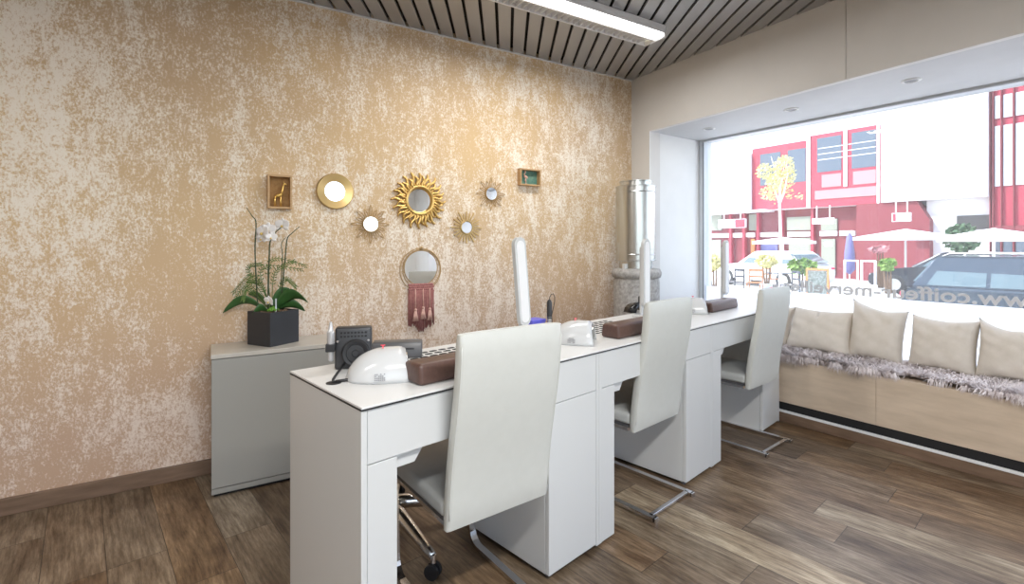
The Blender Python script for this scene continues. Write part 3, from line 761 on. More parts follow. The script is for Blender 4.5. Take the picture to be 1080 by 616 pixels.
def cushion(pxl, pxr, pyb, sz, label, lean=.22, roll=0, yaw=0, seed=1, nn=None, hz=1, sag=0, skew=0, lift=0):
    """pxl..pxr: span of the foot of the cushion"""
    uc = (onN(pxl, pyb, BN+.33)[0]+onN(pxr, pyb, BN+.33)[0])/2; wd = onN(pxr, pyb, BN+.33)[0]-onN(pxl, pyb, BN+.33)[0]
    b = pillow(1, .19/ .42 , seed, sag)
    for v in b.verts:
        v.co.z += lift*max(0, v.co.z+.1)*max(0, -v.co.x+.1)*4; v.co.x += skew*(v.co.z+.5)*(1 if v.co.x < 0 or skew < 0 else .3)
    for v in b.verts: v.co.x *= wd*1.17; v.co.z *= sz; v.co.y *= .42
    n = (nn if nn else .45)-.10
    q = uw(uc, n); o = obj('cushion', b, 'cushion', None, True)
    o.location = (q[0], q[1], .432+sz/2*math.cos(lean)*hz); o.rotation_euler = (-lean, roll, ANG_U+yaw)
    tag(o, label, 'cushion', 'cream cushions on the bench'); return o
cushion(772, 832, 350, .30, 'cream cushion farthest left on the bench, mostly behind the third chair', seed=2, nn=.43)
cushion(837, 897, 362, .32, 'square cream cushion second from the left in the row along the window', lean=.36, roll=-.02, seed=3, nn=.41, skew=.07)
cushion(900, 950, 368, .345, 'cream cushion with a raised left corner, in the middle of the row', lean=.2, roll=.05, seed=4, nn=.44, yaw=.08, lift=.10)
cushion(963, 1027, 380, .325, 'cream cushion standing left of the gap nearest the right edge', lean=.24, roll=.0, seed=5, nn=.45, yaw=-.06)
cushion(1034, 1112, 392, .345, 'cream cushion cut by the right edge of the picture', lean=.25, roll=.02, seed=6, nn=.46, sag=2.4)

# ------------------------------------------------------------------ wall pieces
def wallthing(name, label, cat, px, py, group=None):
    x, z, Y = onwall(px, py); return thing(name, label, cat, (x, 0, z), 0, group), Y/F
def disc(r, z0, z1, n=40, m=None):
    b = BM(); lathe(b, [(r, z0), (r, z1)], n); b.transform(WALLM); return b
def ringlathe(prof, n=56):
    b = BM(); lathe(b, prof, n, cap=False); b.transform(WALLM); return b
def shadowbox(px0, px1, py0, py1, label, back, d=.045):
    xa, za, _ = onwall(px0, (py0+py1)/2); xb, zb, _ = onwall(px1, (py0+py1)/2); xm, z0, Y = onwall((px0+px1)/2, py1); _, z1, _ = onwall((px0+px1)/2, py0)
    t = thing('box_frame', label, 'box frame', ((xa+xb)/2, 0, (z0+z1)/2)); w = (xb-xa)/2; h = (z1-z0)/2; e = .010
    b = BM()
    for x0, x1, a, c in ((-w, -w+e, -h, h), (w-e, w, -h, h), (-w+e, w-e, -h, -h+e), (-w+e, w-e, h-e, h)): box(b, x0, x1, -d, 0, a, c, .001)
    obj('frame', b, 'oak', t)
    b = BM(); box(b, -w+e, w-e, -.006, -.001, -h+e, h-e); obj('back_panel', b, back, t)
    return t, w, h
t, w, h = shadowbox(281.5, 307, 185.5, 220.5, 'small upright oak box frame holding a gold giraffe', 'cork')
# giraffe figure
x, y, z = t.location
def creature(name, label, cat, loc, edges, m):
    b = BM()
    for pts, rad in edges: tube(b, pts, rad, 8)
    o = obj(name, b, m, None, True, loc); return tag(o, label, cat)
gz = -h+.0102
S = (2*h)/.235
G = [([(-.030, 0, .070), (-.012, 0, .078), (.006, 0, .084), (.014, 0, .092)], [.008, .013, .013, .008]),
     ([(.010, 0, .086), (.018, 0, .115), (.024, 0, .150), (.027, 0, .163)], [.010, .007, .005, .006]),
     ([(.022, 0, .166), (.034, 0, .162), (.048, 0, .155)], [.006, .006, .003]),
     ([(.026, .003, .166), (.025, .004, .178)], [.0018, .0018]), ([(.026, -.003, .166), (.025, -.004, .178)], [.0018, .0018]),
     ([(-.032, 0, .072), (-.038, 0, .05)], [.003, .0015])]
for lx in (-.028, .008):
    for ly in (-.006, .006): G.append(([(lx, ly, .075), (lx-.002+ly*.5, ly, .04), (lx+ly*.8, ly, 0)], [.006, .0035, .003]))
creature('giraffe_figurine', 'small gold giraffe figurine standing in the upright box frame', 'figurine', (x, -.026, z+gz), [([(p[0]*S, p[1]*S, p[2]*S) for p in pts], [r*S for r in rad]) for pts, rad in G], 'goldfig')
t, w, h = shadowbox(545.5, 567, 179, 196.5, 'small wide oak box frame with teal back holding a bird', 'teal')
x, y, z = t.location; S = 2*h/.16
Fl = [([(-.018, 0, .062), (-.006, 0, .066), (.010, 0, .060), (.018, 0, .054)], [.005, .012, .010, .003]),
      ([(-.010, 0, .070), (-.018, 0, .085), (-.012, 0, .100), (-.004, 0, .108), (-.008, 0, .117), (-.016, 0, .115)], [.006, .004, .0035, .0035, .005, .003]),
      ([(0, 0, .055), (.001, 0, .0)], [.0028, .002]), ([(.004, .002, .055), (-.008, .002, .032), (.003, .002, .02)], [.0028, .002, .002]), ([(-.006, 0, .001), (.008, 0, .001)], [.003, .003])]
creature('flamingo_figurine', 'tiny pink flamingo figurine standing in the teal-backed box frame', 'figurine', (x-w*.35, -.026, z-h+.0112), [([(p[0]*S*1.1, p[1]*S, p[2]*S*1.05) for p in pts], [r*S*1.2 for r in rad]) for pts, rad in Fl], 'pinkfig')

# round brass mirror
t, k = wallthing('wall_mirror', 'round mirror with a wide flat brass rim', 'mirror', 353, 202)
R0 = 18.7*k; r0 = 10.4*k
obj('rim', ringlathe([(r0, .004), (r0, .012), (R0-.004, .022), (R0, .018), (R0, .001)]), 'brass', t, True, angle=40)
obj('mirror_glass', disc(r0+.001, .002, .008), 'mirror', t)
# wire sunbursts
def wire_burst(px, py, Rp, rp, label, n=8):
    t, k = wallthing('sunburst_mirror', label, 'mirror', px, py, 'pale wire sunburst mirrors'); R = Rp*k; r = rp*k
    b = BM(); q = 18
    for i in range(2*n):
        a = 2*PI*i/(2*n); RR = R if i % 2 == 0 else R*.82
        for wdt in ((PI/(n)*.6),):
            pts = []
            for s in range(q+1):
                f = s/q; side = 1 if f < .5 else -1; g_ = f*2 if f < .5 else 2-f*2
                rad = r*.9+(RR-r*.9)*g_*(1 if wdt > PI/n*.4 else .86); ww = wdt*math.sin(PI*g_**.8)*.55*(1-.25*g_)
                aa = a+side*ww; pts.append((rad*math.cos(aa), rad*math.sin(aa), .008))
            tube(b, pts, .0023, 5)
    b.transform(WALLM); obj('wire_rays', b, 'palegold', t, True)
    obj('rim', ringlathe([(r*1.06, .002), (r*1.06, .016), (r, .020), (r*.97, .016)]), 'palegold', t, True)
    obj('mirror_glass', disc(r, .003, .016), 'mirror', t)
wire_burst(390.5, 236.5, 20.5, 7.9, 'pale wire sunburst mirror left of and below the large carved one')
wire_burst(517.3, 204.5, 17.5, 6.6, 'pale wire sunburst mirror below the teal box frame')
# carved flame mirror
t, k = wallthing('sunburst_mirror', 'large carved gold sunburst mirror with wavy flame rays', 'mirror', 441.7, 211.7)
R = 30*k; r = 11.9*k
b = BM(); n = 40
for i in range(n):
    a = 2*PI*i/n; RR = R*(1 if i % 2 == 0 else .86)*(1+.03*math.sin(i*2.3)); pts = []; rad = []
    for s in range(15):
        f = s/14; rr_ = r*1.2+(RR-r*1.2)*f; sw = .010*math.sin(f*PI*2.1+(.6 if i % 2 else 0))*f**.6
        ca_, sa_ = math.cos(a), math.sin(a); pts.append((rr_*ca_-sw*sa_, rr_*sa_+sw*ca_, .016-.006*f+(.004 if i % 2 else 0)))
        rad.append(.0065+.0035*math.sin(PI*min(1, f*1.1)) if f < .95 else .0035)
    tube(b, pts, rad, 7)
b.transform(WALLM); obj('flame_rays', b, 'gold', t, True)
obj('rim', ringlathe([(r*1.36, .001), (r*1.36, .020), (r*1.28, .032), (r*1.12, .028), (r*1.03, .014), (r, .010)]), 'gold', t, True)
obj('mirror_glass', disc(r*1.03, .004, .010), 'mirror', t)
# rod sunburst
t, k = wallthing('sunburst_mirror', 'small sunburst mirror with straight brass rods', 'mirror', 491.5, 240)
R = 17.5*k; r = 6.4*k; b = BM(); n = 24
for i in range(n):
    a = 2*PI*i/n; RR = R*(1, .84, .93, .80)[i % 4]
    m = Matrix.Rotation(a, 4, 'Z'); box(b, r*.9, RR, -.0036, .0036, .004, .012, 0, 2, m); ball(b, m @ Vector((RR, 0, .008)), .005, 6)
b.transform(WALLM); obj('rods', b, 'brass', t)
obj('rim', ringlathe([(r*1.15, .002), (r*1.15, .016), (r*1.02, .018), (r, .012)]), 'brass', t, True)
obj('mirror_glass', disc(r*1.02, .003, .012), 'mirror', t)
# macrame mirror
t, k = wallthing('macrame_mirror', 'round mirror in thin gold hoops with a dusty pink fringe', 'mirror', 443.5, 282.5)
r = 18.3*k; b = BM()
for cc, rr_, zz in (((0, .0), r, .010), ((.0, -.012), r*1.23, .006), ((.004, -.008), r*1.13, .012)):
    tube(b, [(cc[0]+rr_*math.cos(2*PI*i/64), cc[1]+rr_*math.sin(2*PI*i/64), zz) for i in range(64)], .0024, 6, closed=True)
b.transform(WALLM); obj('hoops', b, 'palegold', t, True)
obj('mirror_glass', disc(r*.98, .003, .010), 'mirror', t)
b = BM(); tube(b, [(0, r*1.0, .01), (-.006, r*1.13, .012), (.004, r*1.2, .012), (.008, r*1.1, .012)], .006, 8); b.transform(WALLM); obj('hanging_loop', b, 'palegold', t, True)
b = BM(); wv = 13.5*k; zt = -r*.92; rr2 = random.Random(4)
for row in range(4):
    for i in range(13): ball(b, (-wv+2*wv*(i+.5*(row % 2)+.25)/13, -.014, zt-row*.014-.004), .010, 6, (1.1, .7, .8))
for i in range(40):
    xx = -wv+2*wv*i/39; ln = .245-.03*rr2.random()+.02*math.cos(i*.16-3.14); yy = -.010-.008*(i % 3)
    tube(b, [(xx, yy, zt-.04), (xx+rr2.uniform(-.003, .003), yy-.002, zt-.04-ln*.5), (xx+rr2.uniform(-.005, .005), yy, zt-.04-ln)], .0036, 5)
obj('fringe', b, 'pink', t, True)
for xx, zz in ((-.045, .175), (.005, .165), (.05, .175)):
    b = BM()
    tube(b, [(xx, -.032, zt-.03), (xx, -.034, zt-zz+.02)], .003, 6); ball(b, (xx, -.034, zt-zz+.015), .010, 8)
    for q in range(12):
        a = q*PI/6; tube(b, [(xx+.004*math.cos(a), -.034+.004*math.sin(a), zt-zz+.012), (xx+.017*math.cos(a), -.034+.008*math.sin(a), zt-zz-.055)], .003, 5)
    obj('tassel', b, 'pinkl', t, True)

# ------------------------------------------------------------------ orchid
# pot: corner towards the camera
def on_h(px, py, z): return onz(px, py, z)
pz = CZ-.002
pa = Vector(onz(282.5, 362.3, pz)); pl = Vector(onz(255.3, 358.5, pz)); pr = Vector(onz(309, 357, pz))
side = .5*((pl-pa).length+(pr-pa).length); side = min(.172, max(.15, side))
dr = (pr-pa).normalized(); dl = Vector((-dr.y, dr.x))
ctr = pa+dr*side/2+dl*side/2
ctr.y = min(ctr.y, -.02-side*.72)
pot = thing('potted_orchid', 'white orchid with dark leaves in a square black pot on the grey cabinet', 'potted plant', (ctr.x, ctr.y, pz), math.atan2(dr.y, dr.x))
PH = 36.5*2.42/F
b = BM(); s2 = side/2
box(b, -s2, s2, -s2, -s2+.008, 0, PH, .001); box(b, -s2, s2, s2-.008, s2, 0, PH, .001); box(b, -s2, -s2+.008, -s2+.008, s2-.008, 0, PH); box(b, s2-.008, s2, -s2+.008, s2-.008, 0, PH); box(b, -s2+.008, s2-.008, -s2+.008, s2-.008, 0, .01)
obj('pot', b, 'pot', pot)
rr3 = random.Random(11)
b = BM(); box(b, -s2+.009, s2-.009, -s2+.009, s2-.009, .011, PH-.008)
for q in range(60): ball(b, (rr3.uniform(-s2+.014, s2-.014), rr3.uniform(-s2+.014, s2-.014), PH-.008), rr3.uniform(.004, .009), 6)
obj('bark', b, 'bark', pot)
b = BM()
for q in range(110):
    a = rr3.uniform(0, 2*PI); rd = rr3.uniform(0, .028); ball(b, (-.028+rd*math.cos(a), -.034+rd*math.sin(a), PH+.002+.014*(1-rd/.03)+rr3.uniform(0, .006)), rr3.uniform(.003, .006), 5)
obj('moss', b, 'moss', pot, kind=None) if False else obj('moss', b, 'moss', pot)
inv = Matrix.Rotation(-pot.rotation_euler[2], 4, 'Z')
camr = Vector((ca, -sa, 0)); camf = Vector((sa, ca, 0))     # camera right / forward in room axes
def pp(px, py, dep=0):
    """offset (room axes) from the pot centre, in the upright plane through it facing the camera"""
    Yc = (ctr.x+2.974*1)*0
    # forward distance of pot centre
    cw = Vector((ctr.x, ctr.y)); cam = Vector(W(0, 0)); d = cw-cam; Y = d.dot(camf.xy)+dep; X = (px-HX)/F*Y; Z = CH+(HY-py)*Y/F-pz
    wp = cam+camr.xy*X+camf.xy*Y
    if wp.y > -.02:
        f_ = (-.02-cam.y)/(wp.y-cam.y); wp = cam+(wp-cam)*f_; Z = (Z+pz-CH)*f_+CH-pz
    v = Vector((wp.x-ctr.x, wp.y-ctr.y, 0)); v = inv @ v; return Vector((v.x, v.y, Z))
def smooth(pts, n=8):
    out = []
    P = [pts[0]]+pts+[pts[-1]]
    for i in range(1, len(P)-2):
        for j in range(n):
            t_ = j/n; p0, p1, p2, p3 = P[i-1:i+3]
            out.append(.5*((2*p1)+(p2-p0)*t_+(2*p0-5*p1+4*p2-p3)*t_*t_+(3*p1-p0-3*p2+p3)*t_**3))
    out.append(pts[-1]); return out
stems = [([(272, 325), (270, 290), (269, 262), (270, 235), (266, 228), (260, 219)], -.01, .0036), ([(283, 327), (283, 300), (284, 270), (285, 255), (290, 246), (296, 240)], .0, .0042),
         ([(296, 325), (298, 300), (301, 270), (303, 252), (308, 246), (316, 239)], .01, .0036), ([(294, 322), (297, 290), (298, 270), (297, 257), (302, 250)], .015, .0026)]
for pts, dep, rad in stems:
    sm = smooth([pp(a, c, dep) for a, c in pts]); b = BM(); tube(b, sm, [rad*(1-.6*(i/len(sm))**2) for i in range(len(sm))], 7)
    obj('stem', b, 'stem', pot, True)
tocam = inv @ (-camf)
def leafmesh(base, tip, width, droop, up=.03):
    b = BM(); d = tip-base; side_ = (d.cross(tocam).normalized()*1.0+Vector((-d.y, d.x, 0)).normalized()*.5).normalized()
    if side_.length == 0: side_ = Vector((1, 0, 0))
    n = 14; rows = []
    for i in range(n+1):
        f = i/n; c = base+d*f+Vector((0, 0, up*math.sin(PI*f)-droop*f*f)); w = width*1.15*max(0.0, math.sin(PI*min(1, f*.93+.05)))**.7*(1 if f < .97 else .25)
        rows.append([b.verts.new(c+side_*w*s+Vector((0, 0, abs(s)*w*.35))) for s in (-1, -.5, 0, .5, 1)])
    for p, q in zip(rows, rows[1:]):
        for j in range(4): b.faces.new((p[j], p[j+1], q[j+1], q[j]))
    return b
lf = [((278, 326), (235, 330), .022, .0, .05, -.04), ((290, 326), (325, 319), .028, 0, .05, -.03), ((290, 327), (322, 328), .024, 0, .03, .04), ((284, 326), (262, 310), .02, 0, .02, .06),
      ((286, 326), (305, 304), .02, 0, .02, .03), ((282, 328), (266, 332), .018, 0, .02, -.06)]
for (a, c), (d, e_), w_, dr_, up_, dep in lf:
    bb = leafmesh(pp(a, c), pp(d, e_, dep), w_, dr_, up_)
    o = obj('leaf', bb, 'leaf', pot, True); sm_ = o.modifiers.new('s', 'SOLIDIFY'); sm_.thickness = .0015
def flower(c, face, size):
    q = face.to_track_quat('Z', 'Y').to_matrix().to_4x4(); mt = Matrix.Translation(c) @ q
    b = BM()
    for k_, (a, ln, w_) in enumerate(((90, 1, .55), (210, 1, .5), (330, 1, .5), (25, 1.05, .95), (155, 1.05, .95))):
        a = math.radians(a); rows = []
        for i in range(7):
            f = i/6; rr_ = size*ln*f; ww = size*w_*.6*math.sin(PI*min(.97, f*.8+.12))
            rows.append([b.verts.new(mt @ Vector((rr_*math.cos(a)-ww*s*math.sin(a), rr_*math.sin(a)+ww*s*math.cos(a), .15*size*f*f+.001*k_-.1*size*abs(s)))) for s in (-1, -.4, .4, 1)])
        for p, q_ in zip(rows, rows[1:]):
            for j in range(3): b.faces.new((p[j], p[j+1], q_[j+1], q_[j]))
    f = obj('flower', b, 'petal', pot, True); sm_ = f.modifiers.new('s', 'SOLIDIFY'); sm_.thickness = .0012
    b = BM(); ball(b, mt @ Vector((0, -.004, .008)), size*.16, 8); obj('lip', b, 'petalc', f, True)
for px_, py_, s_, d_ in ((277, 246, .045, -.02), (283, 243, .042, .0), (298, 238, .040, .0), (276, 252, .03, -.01), (286, 251, .030, -.03), (284, 318, .03, -.06)):
    flower(pp(px_, py_, d_), (tocam+inv @ camr*rr3.uniform(-.5, .5)+Vector((0, 0, rr3.uniform(-.2, .3)))).normalized(), s_)
# asparagus-fern sprays
sprays = [((284, 325), (262, 300), (244, 322), .0), ((285, 325), (268, 290), (246, 308), .01), ((286, 325), (276, 283), (318, 284), .0), ((286, 325), (285, 275), (322, 280), .02),
          ((286, 325), (262, 285), (275, 278), .01), ((287, 325), (290, 288), (310, 275), .0), ((284, 326), (262, 305), (256, 316), -.02), ((286, 325), (300, 295), (312, 302), .02), ((285, 325), (275, 300), (262, 296), .0)]
for p0, p1, p2, dep in sprays:
    sm = smooth([pp(*p0), pp(*p1, dep), pp(*p2, dep*2)], 12); b = BM(); tube(b, sm, .0018, 5)
    for i in range(8, len(sm)):
        for sgn in (-1, 1):
            dd = (sm[min(i+1, len(sm)-1)]-sm[i-1]).normalized(); sv = dd.cross(tocam).normalized()*sgn
            e1 = sm[i]+dd*.014+sv*.022*(1-.5*(i/len(sm)))+Vector((0, 0, -.004)); mid_ = (sm[i]+e1)/2+dd.cross(sv)*.0; wv_ = dd*.0035
            vs = [b.verts.new(sm[i]), b.verts.new(mid_+wv_), b.verts.new(e1), b.verts.new(mid_-wv_)]; b.faces.new(vs)
    obj('fern_frond', b, 'fern', pot)
b = BM(); p_ = pp(291, 330, -.05); q_ = pp(291, 315, -.05); box(b, p_.x-.004, p_.x+.004, p_.y-.001, p_.y+.001, p_.z-.02, q_.z, .0005); obj('plant_tag', b, 'alufr', pot)

# ================================================================== STREET
NF = 27.0; SZ = -.45
def fu(px): return onN(px, 200, BN and NF)[0]
def fz(px, py): return onN(px, py, NF)[1]
b = BM(); box(b, -70, 45, .75-0, 60, SZ-.2, SZ); 
o = struct('floor_street', b, 'asphalt', loc=(*bw, 0), rz=ANG_U)
def frame_at(nd): return nd-BN       # local n for a plane at distance nd
NL = frame_at(NF)
def sthing(name, label, cat, nd, px=None, group=None, rz=0):
    if px is None: return thing(name, label, cat, (*bw, 0), ANG_U, group)
    u = onN(px, 260, nd)[0]; q = uw(u, nd-BN); return thing(name, label, cat, (q[0], q[1], SZ), ANG_U+rz, group)
def frect(bm, pl, pr, zt, zb, off0, off1):        # rectangle between two pixel columns, heights in metres; off<0 towards us
    box(bm, fu(pl), fu(pr), NL+off0, NL+off1, zb, zt)
def fpart(name, m, par, pl, pr, zt, zb, o0_, o1_):
    b = BM(); frect(b, pl, pr, zt, zb, o0_, o1_); return obj(name, b, m, par)
A = sthing('building', 'white and red building across the street with red window bays over a dark red shopfront', 'building', NF)
zT = 11.0; zF = fz(860, 219)      # underside of the first floor
fpart('wall', 'facade', A, 735, 932, zT, zF, 0, 6)
fpart('ground_floor_wall', 'redd', A, 735, 955, zF, SZ, .5, 6)
# left white bay and red strip
fpart('bay', 'facade', A, 753, 794, fz(770, 166), fz(800, 221), -.5, 0)
fpart('red_column', 'redp', A, 744, 752, fz(748, 172), fz(748, 223), -.1, 0)
fpart('soffit_band', 'whitep', A, 744, 812, fz(800, 224)+.12, fz(800, 224), -.55, .5)
def win(par, pl, pr, pt, pb, pref, panes, off=-.12):
    zt, zb = fz(pref, pt), fz(pref, pb)
    f = BM(); frect(f, pl, pr, zt, zb, off, 0); o = obj('window', f, 'redp', par)
    for (a, c, d, e_) in panes:
        g_ = BM(); frect(g_, a, c, fz(pref, d), fz(pref, e_), off-.02, off); obj('pane', g_, 'shopgl', o)
    return o
w1 = win(A, 794.5, 852.5, 157.5, 222, 796, [(803, 824.5, 164.5, 197), (832, 851, 164.5, 197)])
w2_ = win(A, 855, 932, 155.5, 238, 796+58, [(863, 888.5, 157, 186), (899.5, 925, 157, 186)]) if False else None
w2_ = win(A, 856, 931.5, 143.5, 219, 858, [(863, 888.5, 147.5, 183), (899.5, 925, 147.5, 183)])
b = BM()
frect(b, 868, 888.5, fz(858, 186), fz(858, 199), -.15, -.12); frect(b, 901, 925, fz(858, 186), fz(858, 199), -.15, -.12); frect(b, 861, 926, fz(858, 202), fz(858, 211), -.17, -.12)
obj('pink_panel', b, 'pinkp', A)
b = BM(); frect(b, 852.5, 856, fz(858, 143), zF, -.2, 0); frect(b, 891.5, 895, fz(858, 143), fz(858, 200), -.2, -.12); frect(b, 926.5, 929, fz(858, 143), zF, -.2, -.12); obj('white_mullion', b, 'whitep', A)
b = BM()
for q in range(3): frect(b, 864, 925, fz(864, 157+q*6), fz(864, 157+q*6)-.03, -.142, -.138)
obj('blind_slats', b, 'whitep', A)
# ground floor: transom band, glazing, door
zb0 = fz(860, 249); zb1 = zb0+.25
b = BM()
for a, c in ((745, 765), (767, 792), (795, 817), (827, 851), (861, 879), (882, 898), (900, 925)): frect(b, a, c, zb1, zb0, .35, .5)
obj('transom_band', b, 'whitep', A)
for a, c, d, e_ in ((746, 757, 226, 243), (786, 797, 226, 243), (826, 851, 229, 243), (862, 879, 231, 243), (828, 851, 251, 272), (746, 756, 253, 272)):
    b = BM(); frect(b, a, c, fz(a, d), fz(a, e_), .4, .5); obj('window', b, 'paleg', A)
b = BM(); frect(b, 862.5, 877, fz(870, 252), fz(870, 290), .4, .5); dd = obj('door', b, 'paleg', A)
b = BM(); frect(b, 866, 874.5, fz(870, 255), fz(870, 260), .37, .4); obj('notice', b, 'whitep', dd)
for pxp in (768, 782, 797, 822, 854.5):
    b = BM(); frect(b, pxp-1.2, pxp+1.2, zF, SZ, .2, .5); obj('red_pillar', b, 'redp', A)
# violet poster beside an orange strip
b = BM(); frect(b, 796, 816, fz(806, 254), fz(806, 280), .4, .5); obj('poster', b, 'bluecloth', A)
b = BM(); frect(b, 788, 792, fz(790, 252), fz(790, 277), .38, .5); obj('orange_strip', b, 'orangep', A)
B2 = sthing('building', 'blank white rendered block between the red window bays and the glazed red building', 'building', NF)
fpart('wall', 'facade', B2, 932, 1044, zT, fz(950, 213), -.35, 6)
fpart('lower_wall', 'facade', B2, 975, 1044, fz(950, 213), SZ, .3, 6)
fpart('opening', 'darkint', B2, 1007.5, 1044, fz(1020, 227), fz(1020, 242), .2, .3)
# dark red ground-floor corner with a chamfered top
b = BM(); m = Matrix(((1, 0, 0, 0), (0, 0, 1, 0), (0, 1, 0, 0), (0, 0, 0, 1)))
prism(b, [(fu(905), SZ), (fu(905), fz(950, 213)-.01), (fu(968), fz(950, 213)-.01), (fu(982), fz(982, 232)), (fu(982), SZ)], NL-.2, NL+.49, m); obj('red_corner', b, 'redd', A)
B3 = sthing('building', 'glazed red building at the right edge with a grid of red mullions', 'building', NF)
fpart('wall', 'redp', B3, 1044, 1180, zT, SZ, 0, 6)
for i, (a, c) in enumerate(((1049.5, 1055), (1058.5, 1068), (1071.5, 1084), (1088, 1100))):
    b = BM(); frect(b, a, c, fz(1060, 100), fz(1060, 124), -.06, 0); obj('pane', b, 'alufr', B3)
    b = BM(); frect(b, a, c, fz(1060, 132), fz(1060, 196), -.06, 0); obj('pane', b, 'alufr', B3)
    b = BM(); frect(b, a, c, fz(1060, 246), fz(1060, 275), -.06, 0); obj('pane', b, 'shopgl', B3)
b = BM()
for pxm in (1045, 1048, 1056.7, 1069.7, 1086): frect(b, pxm-.6, pxm+.6, zT, SZ, -.16, 0)
frect(b, 1044, 1180, fz(1060, 238), fz(1060, 244), -.12, 0)
obj('mullions', b, 'redd', B3)

def hangsign(pl, pr, pt, pb, nd, label, redpart, txt):
    u0_, z1_, Y = onN(pl, pt, nd); u1_ = onN(pr, pt, nd)[0]; z0_ = onN(pl, pb, nd)[1]
    q = uw((u0_+u1_)/2, nd-BN); t = thing('shop_sign', label, 'sign', (q[0], q[1], z0_), ANG_U); w_ = (u1_-u0_)/2; h_ = z1_-z0_
    b = BM(); box(b, -w_, w_, -.06, .06, 0, h_, .01); obj('panel', b, 'whitep', t)
    if redpart: b = BM(); box(b, *redpart(w_), -.064, -.06, .02, h_-.02); obj('coloured_field', b, 'redp', t)
    if txt:
        tm = textmesh(txt, h_*.75, .002, .004, align='CENTER'); tm.transform(Matrix.Translation((0, -.064, h_*.24)) @ Matrix.Rotation(PI/2, 4, 'X')); obj('lettering', tm, 'grey_print', t)
    b = BM(); ln_ = max(.4, zF-z0_-h_)
    for sx in (-.6, .6): box(b, sx*w_-.02, sx*w_+.02, -.02, .02, h_, h_+ln_)
    obj('hangers', b, 'whitep', t); return t
hangsign(758, 787, 232, 241, NF-1.0, 'white and red hanging shop sign at the left of the street', lambda w: (.25*w, w-.03), None)
hangsign(857, 880, 230.5, 236.5, NF-1.0, 'narrow white hanging shop sign over the pale green door', None, 'CENTRE')
hangsign(941, 961, 225, 234, NF-1.2, 'white hanging shop sign with red end before the dark red corner', lambda w: (-w+.03, -.55*w), None)

def parasol(px, nd, pya, pye, halfpx, label):
    u, za, Y = onN(px, pya, nd); _, ze, _ = onN(px, pye, nd); q = uw(u, nd-BN)
    t = thing('parasol', label, 'parasol', (q[0], q[1], SZ), ANG_U, 'white parasols across the street'); R = halfpx*Y/F*1.0
    b = BM(); n = 8; top = b.verts.new((0, 0, za-SZ)); ring = [b.verts.new((R*math.cos(2*PI*i/n+.3), R*math.sin(2*PI*i/n+.3), ze-SZ)) for i in range(n)]; r2 = [b.verts.new((v.co.x, v.co.y, v.co.z-.12)) for v in ring]
    for i in range(n): b.faces.new((top, ring[i], ring[(i+1) % n])); b.faces.new((ring[i], r2[i], r2[(i+1) % n], ring[(i+1) % n]))
    obj('canopy', b, 'whitep', t)
    b = BM(); lathe(b, [(.035, 0), (.035, za-SZ)], 10); obj('pole', b, 'whitep', t)
    b = BM(); lathe(b, [(.3, 0), (.3, .08), (.08, .12)], 16); obj('base', b, 'alufr', t)
parasol(955, 22.4, 241.5, 250, 46, 'white parasol before the dark red corner')
parasol(1048, 18.5, 240.5, 250, 46, 'white parasol before the glazed red building')
parasol(826, 22.5, 250, 254.5, 30, 'low white parasol over the café terrace beside the yellow tree')

def foliage(bm, c, r, cnt, leaf, seed, sc=(1, 1, 1)):
    q = random.Random(seed)
    for _ in range(cnt):
        v = Vector((q.gauss(0, 1), q.gauss(0, 1), q.gauss(0, 1))).normalized()*r*q.uniform(.35, 1)**.6
        p = Vector(c)+Vector((v.x*sc[0], v.y*sc[1], v.z*sc[2])); a = Vector((q.gauss(0, 1), q.gauss(0, 1), q.gauss(0, 1))).normalized(); s_ = a.orthogonal().normalized()*leaf; t_ = a.cross(s_).normalized()*leaf*.6
        bm.faces.new([bm.verts.new(p+s_), bm.verts.new(p+t_), bm.verts.new(p-s_), bm.verts.new(p-t_)])
# yellow tree
nd = 15.5; u, zt_, Y = onN(823, 166, nd); q = uw(u, nd-BN); kk = Y/F
t = thing('street_tree', 'young pale tree with sparse yellow leaves before the red bays', 'tree', (q[0], q[1], SZ), ANG_U)
zb_ = CH+(HY-215)*kk-SZ
b = BM(); tube(b, [(0, 0, 0), (.02, 0, zb_*.5), (-.02, 0, zb_)], [.055, .045, .04], 8)
for dx_, dz_ in ((-14, 44), (-6, 50), (3, 52), (9, 46), (14, 30)):
    tube(b, [(-.02, 0, zb_), (dx_*.5*kk, rnd.uniform(-.3, .3), zb_+dz_*.35*kk), (dx_*kk, rnd.uniform(-.5, .5), zb_+dz_*kk)], [.035, .025, .01], 6)
obj('trunk', b, 'wtrunk', t, True)
b = BM()
for i, (dx_, py_, r_, cnt) in enumerate(((-13, 180, 8, 150), (-6, 190, 10, 200), (7, 176, 9, 220), (4, 192, 10, 200), (-15, 203, 6, 70), (-8, 206, 7, 80), (13, 186, 6, 80), (9, 205, 5, 30), (20, 209, 4, 14), (0, 170, 6, 60))):
    foliage(b, (dx_*kk*.95, rnd.uniform(-.25, .25), CH+(HY-py_)*kk-SZ), r_*kk*1.15, cnt, .05, 20+i)
obj('leaves', b, 'yfoliage', t)
